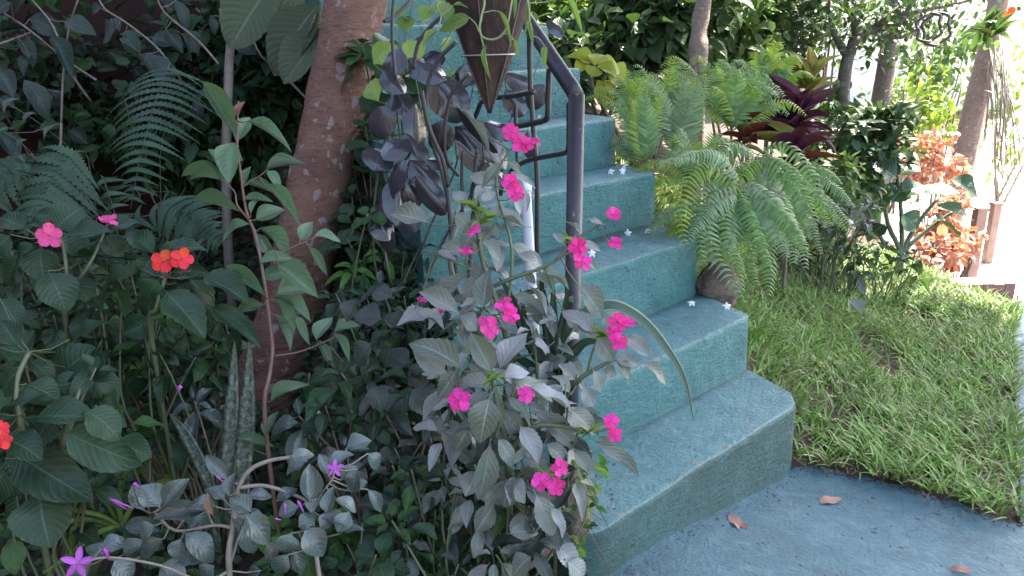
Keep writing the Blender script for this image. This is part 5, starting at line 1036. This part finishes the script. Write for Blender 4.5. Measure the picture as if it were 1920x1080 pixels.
# branching tree in the middle distance
L_BG1 = leaf_mat('far_green', (0.07, 0.135, 0.045), (0.13, 0.20, 0.075), (0.12, 0.17, 0.08), .4, 5, .3, .3, .35)
L_BG2 = leaf_mat('far_dark', (0.038, 0.08, 0.036), (0.07, 0.12, 0.055), (0.08, 0.1, 0.06), .38, 5, .3, .3, .2)
L_BG3 = leaf_mat('far_lime', (0.13, 0.20, 0.04), (0.20, 0.28, 0.06), (0.25, 0.3, 0.12), .4, 5, .3, .3, .45)
def branchy(name, loc, label, trunk, limbs, r, mat, leafmat, N, L, W, around=.22, cat='tree'):
    root = thing(name, loc, label, cat); mb = MB(); pp = smooth_path(trunk, 5); mb.tube(pp, list(np.linspace(r, r * .7, len(pp))), 10, wob=.03); new('trunk', mb.mesh('trunk'), root, mat); allp = []
    for lb in limbs:
        q = smooth_path(lb, 5); mb = MB(); mb.tube(q, list(np.linspace(r * .55, r * .12, len(q))), 7, wob=.05); new('limb', mb.mesh('limb'), root, mat); allp += q[2:]
    if N:
        A = np.array([tuple(v) for v in allp]); idx = rng.integers(0, len(A), N); p = A[idx] + rng.normal(size=(N, 3)) * around * np.array([1, 1, .8])
        scatter_leaves('crown', p, rdir(N) + np.array([0, 0, -.3]), rdir(N) * .5 + np.array([0, 0, 1]), L * rng.uniform(.6, 1.2, N), W * rng.uniform(.7, 1.2, N), leafmat, root)
    return root
def pp(pts, d): return [P(x, y, d) for x, y in pts]
def gnd(px, d):
    q = P(*px, d); return Vector((q.x, q.y, hgt(q.x, q.y) - .05))
branchy('tree', gnd((1575, 250), 4.3), 'small tree whose thin bare branches reach right across the bright gap', [gnd((1575, 250), 4.3)] + pp([(1575, 250), (1585, 130), (1605, 70)], 4.3),
    [pp([(1605, 70), (1660, 50), (1720, 22), (1790, 8), (1850, -10)], 4.3), pp([(1605, 70), (1650, 40), (1690, 10), (1720, -20)], 4.3), pp([(1605, 70), (1600, 20), (1610, -30)], 4.3), pp([(1590, 110), (1560, 50), (1555, -10)], 4.3), pp([(1605, 68), (1630, 60), (1690, 70), (1740, 40)], 4.3), pp([(1660, 50), (1700, 20), (1730, -20)], 4.3)], .045, M_BARK3, L_BG2, 850, .06, .028, .13)
branchy('tree', gnd((1640, 330), 5.2), 'straight grey trunk standing in the bright gap', [gnd((1640, 330), 5.2)] + pp([(1640, 330), (1650, 200), (1668, 80), (1680, -30)], 5.2), [pp([(1668, 60), (1700, 20), (1720, -40)], 5.2)], .075, M_BARK3, L_BG1, 250, .09, .04, .3)
# leaning palm-like trunk with aerial roots
pt_ = gnd((1780, 420), 5.6)
pr_ = branchy('palm_tree', pt_, 'leaning brown trunk with hanging aerial roots at the picture edge', [pt_] + pp([(1785, 380), (1810, 280), (1838, 160), (1862, 60), (1880, -40)], 5.6), [], .10, M_BARK2, L_BG1, 0, .1, .05, cat='tree')
for i in range(22):
    x = rnd(1850, 1890); y = rnd(60, 130); e = rnd(-.35, .75); a = P(x, y, 5.5); b = P(x + e * 70, rnd(260, 420), 5.35 + rnd(-.1, .15)); mb = MB(); mb.tube([a, a.lerp(b, .5) + Vector((0, -.03, .03)), b], .0045, 4); new('aerial_root', mb.mesh('aerial_root'), pr_, S_PALE)
for i in range(16):
    a = P(1850 + rnd(-15, 15), 60 + rnd(-12, 12), 5.4); ang = rnd(0, 6.28); b = a + Vector((math.cos(ang) * .22, -.05, math.sin(ang) * .15 + .02))
    o = new('leaf', random.choice(LF['lance']), pr_, L_BG1); setM(o, leafM(a, b, .05))
for i, (x, y) in enumerate(((1885, 20), (1900, 12))):
    a = P(x, y, 5.45); o = new('flower', random.choice(LF['oval']), pr_, F_ORANGE); setM(o, leafM(a, a + Vector((rnd(-.05, .05), -.03, -.08)), .05))
# hanging rings
M_RING = simple('ring_dark', (0.07, 0.06, 0.05), (0.1, 0.08, 0.07), .6, 20, .1)
for (x, y, r, dd, nm) in ((1742, 52, 23, 3.9, 'dark wire ring hanging from the thin branch'), (1756, 55, 26, 4.0, 'larger wire ring hanging behind the other ring')):
    c = P(x, y, dd); rr_ = r * dd / FPX; mb = MB(); rp = [c + Vector((math.cos(k * math.pi / 16) * rr_, .02 * math.sin(k), math.sin(k * math.pi / 16) * rr_ * 1.12)) for k in range(33)]
    mb.tube(rp, .0085, 6); mb.tube([c + Vector((0, 0, rr_ * 1.1)), c + Vector((0, 0, rr_ * 1.1 + .14))], .002, 4); o = new('wire_ring', mb.mesh('wire_ring'), None, M_RING); tag(o, nm, 'ring', 'rings hanging from the branch')

# ================================================================ shrubs of the background
S = [  # px, depth, radii (m), N, leaf L, W, mat, label
    ((1130, 50), 4.2, (.42, .4, .45), 1000, .11, .055, L_BG1, 'green leafy shrub above the stair top'),
    ((1235, 30), 4.0, (.40, .4, .42), 900, .14, .075, L_BG2, 'dark broad-leaved shrub left of the pale slender trunk'),
    ((1380, 60), 4.4, (.40, .4, .45), 1100, .10, .045, L_BG1, 'mid-green shrub right of the pale slender trunk'),
    ((1455, 70), 4.6, (.38, .4, .42), 1300, .09, .04, L_BG2, 'dark green shrub behind the upright croton'),
    ((1540, 0), 5.0, (.45, .4, .35), 900, .08, .035, L_BG1, 'loose small-leaved shrub under the thin bare branches'),
    ((1010, 30), 4.6, (.5, .4, .4), 1600, .12, .06, L_BG3, 'sunlit yellow-green shrub behind the handrail'),
    ((800, 0), 4.8, (.55, .4, .35), 1400, .11, .05, L_BG3, 'sunlit shrub glimpsed between trunk and cone planter'),
    ((1060, 110), 3.9, (.22, .3, .28), 900, .11, .055, L_BG2, 'dark shrub at the top of the stairs'),
    ((1570, 230), 4.4, (.16, .3, .25), 420, .08, .04, L_BG1, 'green shrub right of the purple cordyline'),
    ((1600, 290), 3.7, (.28, .25, .25), 1300, .08, .035, L_BG2, 'dark leafy shrub right of the drooping ferns'),
    ((1565, 350), 3.4, (.2, .2, .2), 700, .07, .03, L_BG1, 'low green shrub beside the orange bush'),
    ((1690, 220), 6.5, (.5, .5, .45), 420, .10, .05, L_BG3, 'sunlit pale shrub between the two far trunks'),
    ((1760, 110), 6.8, (.5, .4, .4), 500, .11, .05, L_BG1, 'sparse leafy shrub below the hanging rings'),
    ((1770, 200), 6.2, (.35, .4, .45), 300, .09, .045, L_BG3, 'yellow-green shrub left of the leaning trunk'),
    ((1905, 200), 6.8, (.45, .4, .8), 350, .12, .03, L_BG3, 'sunlit shrub behind the aerial roots'),
    ((1420, 10), 6.5, (.9, .5, .6), 2200, .12, .06, L_BG3, 'sunny yellow-green tree mass behind the shrubs'),
    ((1200, -20), 7.0, (1.2, .5, .6), 2200, .13, .06, L_BG3, 'sunny foliage showing through above the stair-top shrubs'),
]
for px, d, rad, N, L, W_, m_, lab in S:
    c = P(*px, d); b = Vector((c.x, c.y, min(hgt(c.x, c.y), c.z - rad[2] * .8))); shrub('leafy_shrub', b, c, rad, N, L, W_, m_, S_BROWN, lab, stems=4, sr=.012, k=18)
L_OR = leaf_mat('orange_foliage', (0.50, 0.25, 0.16), (0.60, 0.38, 0.27), (0.8, 0.3, 0.12), .42, 5, .3, .3, .4)
L_RD = leaf_mat('coral_foliage', (0.46, 0.18, 0.15), (0.58, 0.35, 0.28), (0.8, 0.2, 0.12), .42, 5, .3, .3, .4)
for px, d, rad, N, m_, lab in (((1755, 300), 5.0, (.32, .2, .27), 520, L_RD, 'coral-red foliage bush in the sun by the leaning trunk'), ((1595, 345), 4.0, (.10, .1, .13), 190, L_OR, 'small orange foliage bush behind the silvery weeds'),
                               ((1765, 410), 4.3, (.24, .2, .17), 360, L_RD, 'coral foliage bush under the large white-veined leaves'), ((1745, 470), 4.0, (.2, .15, .12), 260, L_RD, 'red foliage bush at the far edge of the lawn'), ((1805, 455), 4.3, (.12, .12, .10), 150, L_RD, 'small red foliage bush beside the bright terrace')):
    c = P(*px, d); b = Vector((c.x, c.y, min(hgt(c.x, c.y), c.z - rad[2] * .7))); shrub('foliage_bush', b, c, rad, N, .06, .036, m_, S_BROWN, lab, stems=5, sr=.005, k=18, tight=.25)
# dumb cane with large pale-veined leaves
L_DUMB = leaf_mat('dumb_cane', (0.035, 0.075, 0.035), (0.055, 0.10, 0.05), (0.2, 0.24, 0.17), .3, 8, .3, .8, .15, blotch=((0.32, 0.36, 0.32), 5, .66))
b0 = gnd((1690, 480), 3.5); dc = Plant('dumb_cane', b0, 'large-leaved green dumb cane with pale-veined leaves at the lawn edge', 'plant', 'broad', L_DUMB, S_GREEN)
for pts in ([(1690, 480), (1665, 420), (1655, 350)], [(1690, 480), (1690, 400), (1682, 330)], [(1690, 480), (1720, 420), (1760, 370)], [(1690, 480), (1740, 430), (1790, 395)], [(1690, 480), (1660, 460), (1640, 420)]):
    dc.stem([b0] + pp(pts, 3.5), .014, .008)
dc.pxleaves([(1735, 370, 1800, 325, 42), (1780, 335, 1845, 360, 34), (1750, 385, 1835, 410, 26), (1740, 410, 1820, 425, 34), (1682, 335, 1640, 300, 40), (1682, 330, 1720, 300, 40), (1655, 355, 1615, 340, 40), (1655, 350, 1640, 400, 44), (1690, 400, 1730, 430, 40), (1670, 380, 1700, 340, 40), (1660, 420, 1620, 440, 40), (1690, 360, 1735, 345, 36), (1665, 300, 1650, 260, 40, .1), (1640, 300, 1670, 270, 34, .1)], 3.45, .06)
# silvery weeds
L_SILV = leaf_mat('silver_leaf', (0.20, 0.22, 0.23), (0.28, 0.29, 0.31), (0.35, 0.36, 0.38), .4, 4, .3, .3, .15)
cw = clump('silvery_weed', (1570, 470), 3.1, 'silvery-leaved weeds at the edge of the lawn', 'weed', 'lance', L_SILV, S_GREEN, grid_px(1530, 370, 1640, 480, 14), .07, .34, (5, 8), [L_SILV, L_BG1, L_SILV, L_BG2])
cw2 = clump('leafy_weed', (1660, 520), 3.2, 'dark green weeds under the dumb cane', 'weed', 'oval', L_BG2, S_GREEN, grid_px(1560, 450, 1740, 520, 14), .08, .4, (5, 8), [L_BG2, L_BG1, L_DUMB])
for (x, y, tx, ty, w) in ((1612, 520, 1617, 560, 18), (1615, 590, 1595, 560, 26), (1575, 520, 1600, 510, 16)):
    d_ = proj(G(x, y, .12))[2]; b = P(x, y, d_ - .05); cw.leaf(b, P(tx, ty, d_ - .08), w * d_ / FPX, kind='oval')

# ================================================================ terrace, posts, stone steps, bricks
terr = new('terrace', None) if False else None
t = NT('pale_concrete'); co = t.coord(); t.l(t.ramp(t.noise(3, 8, .7, co), [(.3, (.50, .47, .43)), (.7, (.68, .65, .61))]), t.b.inputs['Base Color']); t.b.inputs['Roughness'].default_value = .9; t.l(t.bump(t.noise(40, 6, .7, co), .4, .01), t.b.inputs['Normal']); M_PALE = t.m
mb = MB(); mb.add([(2.35, 3.55, -.36), (40, -2, -.36), (60, 60, -.2), (1.8, 60, -.2), (2.1, 4.9, -.36)], [(0, 1, 2, 3, 4)]); o = new('terrace', mb.mesh('terrace', False), None, M_PALE); tag(o, kind='structure')
M_WOOD = simple('weathered_wood', (0.34, 0.22, 0.18), (0.22, 0.14, 0.12), .8, 14, .4)
def posts(x, y, d, w, h, label, nb=1):
    c = P(x, y, d); root = thing('fence_post', Vector((c.x, c.y, -.36)), label, 'post', 'wooden posts on the terrace')
    mb = MB(); mb.box((c.x - w / 2, c.y - w / 2, -.36), (c.x + w / 2, c.y + w / 2, c.z)); new('shaft', mb.mesh('shaft', False), root, M_WOOD)
    mb = MB(); mb.box((c.x - w * .6, c.y - w * .6, c.z), (c.x + w * .6, c.y + w * .6, c.z + .02)); new('cap', mb.mesh('cap', False), root, M_WOOD)
posts(1838, 395, 4.6, .06, .4, 'brown wooden post on the bright terrace, nearer one')
posts(1868, 385, 5.0, .05, .4, 'thin wooden post behind the nearer terrace post')
# bench-like planks and bricks at the lawn's far corner
q = G(1850, 560, -.2); br = thing('plank_box', Vector((q.x, q.y, -.36)), 'small reddish plank box below the lawn edge', 'box')
for i in range(5):
    mb = MB(); x0 = q.x - .14 + i * .058; mb.box((x0, q.y, -.36), (x0 + .053, q.y + .02, -.12 + rnd(-.004, .004))); new('plank', mb.mesh('plank', False), br, M_WOOD)
mb = MB(); mb.box((q.x - .145, q.y + .022, -.36), (q.x + .15, q.y + .2, -.14)); new('body', mb.mesh('body', False), br, M_WOOD)
M_BRICK = simple('old_brick', (0.33, 0.18, 0.14), (0.24, 0.13, 0.10), .9, 18, .6)
def brick(c, rz, label, tilt=0.0, sz=(.11, .055, .035)):
    mb = MB(); mb.box((-sz[0], -sz[1], -sz[2]), sz); me = mb.mesh('brick', False); bm = bmesh.new(); bm.from_mesh(me); bmesh.ops.bevel(bm, geom=bm.edges[:], offset=.006, segments=2, affect='EDGES'); bm.to_mesh(me); bm.free()
    o = new('brick', me, None, M_BRICK); o.location = c; o.rotation_euler = (tilt, .1, rz); return tag(o, label, 'brick', 'loose bricks')
c = P(1345, 535, 2.33); o = stone(c, (.075, .06, .07), 'pinkish stone wedged between the third step and the fern', M_STONE, 12); o['group'] = 'stones beside the stairs'
q = G(1880, 585, -.3); brick((q.x, q.y, -.325), .5, 'reddish brick lying below the far lawn edge')
# distant stone steps and white wall in the glare
ds = thing('stone_stairs', P(1730, 260, 7.6), 'grey stone steps glimpsed far off between the two trunks', 'stairs'); ds.location.z = -.3; _ROOTLOC[ds.name] = ds.location.copy()
for i in range(6):
    c = P(1725, 250 - i * 15, 7.6 + i * .22); mb = MB(); mb.box((c.x - .28, c.y, -.35), (c.x + .28, c.y + .3, c.z)); new('step', mb.mesh('step', False), ds, simple('grey_stone', (.2, .17, .16), (.3, .27, .25), .9, 10, .5) if i == 0 else ds.children[0].data.materials[0])
a, b = P(1748, 240, 7.4), P(1755, 150, 8.2); mb = MB(); mb.tube([a, b], .015, 6); new('rail', mb.mesh('rail'), ds, S_PALE)
hs = thing('white_house', Vector((9, 17, -.3)), 'pale house wall lost in the glare behind the trees', 'house')
mb = MB(); mb.box((5.2, 17, -.3), (12, 22, 2.6)); new('wall', mb.mesh('wall', False), hs, simple('white_wall', (.75, .74, .72), (.68, .67, .65), .8, 4, .1))
mb = MB(); mb.add([(4.9, 16.6, 2.6), (12.3, 16.6, 2.6), (12.3, 19.5, 4.0), (4.9, 19.5, 4.0), (12.3, 22.4, 2.6), (4.9, 22.4, 2.6)], [(0, 1, 2, 3), (3, 2, 4, 5), (0, 3, 5), (1, 4, 2)]); new('roof', mb.mesh('roof', False), hs, simple('roof_tile', (.3, .16, .12), (.24, .13, .1), .8, 5, .3))

# unseen block added behind the photographer to keep the low sky off the bed
sky_blocker = thing('house', Vector((-3.3, -2.2, 0)), 'added unseen wall behind the photographer that blocks low sky, outside the frame', 'house')
mb = MB(); mb.box((-6.0, -2.6, -.1), (-.7, -1.8, 3.4)); new('wall', mb.mesh('wall', False), sky_blocker, simple('blocker_plaster', (.22, .20, .18), (.17, .155, .14), .85, 5, .2))
# ================================================================ lawn
N = 27000; pts = []
tries = 0
while len(pts) < N and tries < 400000:
    tries += 1
    y = 1.35 + 2.5 * random.random() ** 1.5; x = rnd(.3, 2.9); s_, w_2 = sw(x, y)
    if w_2 < .0 + .05 * max(0, s_) or in_poly(x + .008, y + .014, PAVE) or s_ < -.9: continue
    if s_ > 1.2 and w_2 < .5: continue
    if x > 2.15 and y > 2.9 + .2 * rnd(0, 1): continue
    k = math.sin(9 * x + 2) * math.sin(8 * y + 1) + math.sin(21 * x - 3 * y) * .5
    if k > .55 and random.random() < .8: continue
    if w_2 < .16 and random.random() < .7: continue
    if s_ < -.1 - .35 * abs(math.sin(11 * x)) * .5 and math.sin(17 * x + 9 * y) > .3 and random.random() < .6: continue
    pts.append((x, y, max(hgt(x, y), 0) - .005, w_2))
A = np.array(pts); p = A[:, :3]; N = len(p)
d = rdir(N) * np.array([1, 1, 0]); d = d / (np.linalg.norm(d, axis=1, keepdims=True) + 1e-6); d[:, 2] = rng.uniform(.5, 2.6, N)
nn = rdir(N) * .4 + np.array([0, -.2, 1])
t = NT('grass'); ri = t.n('NewGeometry').outputs['Random Per Island']; big = t.noise(5, 3, .6, t.coord())
col = t.ramp(ri, [(0, (0.07, 0.17, 0.02)), (.4, (0.17, 0.33, 0.05)), (.75, (0.29, 0.44, 0.12)), (.9, (0.36, 0.38, 0.17)), (1, (0.30, 0.25, 0.15))])
col = t.mix(t.ramp(big, [(.45, (0, 0, 0)), (.7, (.55, .55, .55))]), col, (0.12, 0.16, 0.055)); t.l(col, t.b.inputs['Base Color']); t.b.inputs['Roughness'].default_value = .4
tr = t.n('BsdfTranslucent'); t.l(col, tr.inputs[0]); mx = t.n('MixShader'); mx.inputs[0].default_value = .25; t.l(t.b.outputs[0], mx.inputs[1]); t.l(tr.outputs[0], mx.inputs[2]); t.l(mx.outputs[0], t.out.inputs[0])
gr = scatter_leaves('grass', p, d, nn, rng.uniform(.035, .105, N) * np.clip(.6 + A[:, 3] * 2, .6, 1), rng.uniform(.004, .0085, N), t.m, None, seg=3, bend=.8, prof=lambda q: max(.05, (1 - q ** 2.2))); tag(gr, 'broad-bladed green lawn grass beside the stairs', 'grass', kind='stuff')
# dry thatch
N2 = 15000; idx = rng.integers(0, N, N2); p2 = p[idx] + rng.normal(size=(N2, 3)) * np.array([.03, .03, 0]); d2 = rdir(N2) * np.array([1, 1, .12])
th = scatter_leaves('dry_thatch', p2 + np.array([0, 0, .008]), d2, rdir(N2) * .3 + np.array([0, 0, 1]), rng.uniform(.03, .06, N2), np.full(N2, .0022), simple('straw', (.22, .16, .11), (.14, .09, .065), .8, 30, 0), None, seg=2, bend=.4); tag(th, 'dry brown thatch between the lawn blades', 'thatch', kind='stuff')
# soil crumbs and leaf litter gathered along the edges (uncountable)
N3 = 2000; L3 = []
while len(L3) < N3:
    k_ = random.random()
    if k_ < .45:
        a_ = random.random(); i_ = random.randint(0, 5); (x0, y0), (x1, y1) = PAVE[i_], PAVE[i_ + 1]; x = x0 + (x1 - x0) * a_ + random.gauss(0, .018); y = y0 + (y1 - y0) * a_ + random.gauss(0, .018)
    elif k_ < .93:
        q = SW(rnd(-.02, .9), abs(random.gauss(0, .07)) + .01); x, y = q.x, q.y
    elif k_ < .97:
        q = SW(-.015 - abs(random.gauss(0, .018)), rnd(-.95, .02)); x, y = q.x, q.y
    else: x, y = rnd(.2, 1.3), rnd(.9, 1.75)
    z = pave_z(x, y) + .002 if in_poly(x, y, PAVE) else hgt(x, y) + .004
    L3.append((x, y, z))
p3 = np.array(L3); lt = scatter_leaves('leaf_litter', p3, rdir(N3) * np.array([1, 1, .15]), rdir(N3) * .3 + np.array([0, 0, 1]), rng.uniform(.003, .014, N3), rng.uniform(.002, .006, N3), simple('litter', (.10, .06, .04), (.04, .025, .018), .9, 40, 0), None, seg=2, bend=.5); tag(lt, 'brown soil crumbs and leaf litter along the paving edges', 'litter', kind='stuff')
# ================================================================ fallen leaves and blossoms
M_FALL = leaf_mat('fallen_leaf', (0.42, 0.25, 0.22), (0.36, 0.19, 0.15), (0.28, 0.15, 0.12), .55, 7, .3, .5, .05)
for (bx, by, tx, ty, w, lab) in ((1368, 966, 1403, 997, 22, 'fallen pinkish-brown leaf on the pavement nearest the lowest step'), (1578, 935, 1529, 939, 16, 'fallen brown leaf on the pavement by the lawn edge'), (1826, 1070, 1776, 1062, 15, 'fallen brown leaf at the bottom of the pavement')):
    z_ = pave_z(*G(bx, by, .03)[:2]); a = G(bx, by, z_ + .006); b = G(tx, ty, z_ + .009); o = new('fallen_leaf', LF['fallen'][0], None, M_FALL); setM(o, leafM(a, b, w * 1.35 * a.y / FPX, hint=Vector((.1, -.1, 1)))); tag(o, lab, 'leaf', 'fallen leaves on the pavement')
M_WHITE = simple('white_petal', (.8, .8, .82), (.74, .74, .76), .5, 20, 0)
FW = [(1297, 572, 1, 'fallen white blossom in the middle of the second step'), (1363, 577, 1, 'fallen white blossom at the right end of the second step'), (1178, 440, 2, 'fallen white blossom standing on the third step'), (1215, 436, 2, 'fallen white blossom lying on its side at the back of the third step'), (1110, 478, 2, 'fallen white blossom on the third step beside the pink flowers'),
      (1145, 325, 3, 'fallen white blossom, left of a pair on the fourth step'), (1167, 324, 3, 'fallen white blossom, front one of a pair on the fourth step'), (1171, 315, 3, 'fallen white blossom, back one of a pair on the fourth step'), (1010, 222, 4, 'fallen white blossom on the fifth step under the bent bar')]
for x, y, k, lab in FW:
    c = G(x, y, ZT[k] + .006); c.z = ZT[k] + .012; root = thing('white_blossom', c, lab, 'blossom', 'white blossoms fallen on the steps')
    nrm = (UP * .5 + (CAMV - c).normalized() * .7 + jit(.4)).normalized(); pr = nrm.cross(Vector((.3, .2, .9))).normalized(); qr = nrm.cross(pr)
    for i in range(5):
        a = i * 1.2566 + rnd(-.2, .2); o_ = pr * math.cos(a) + qr * math.sin(a); o = new('petal', LF['starpetal'][0], root, M_WHITE); setM(o, leafM(c, c + o_ * rnd(.011, .016), .007, hint=nrm))
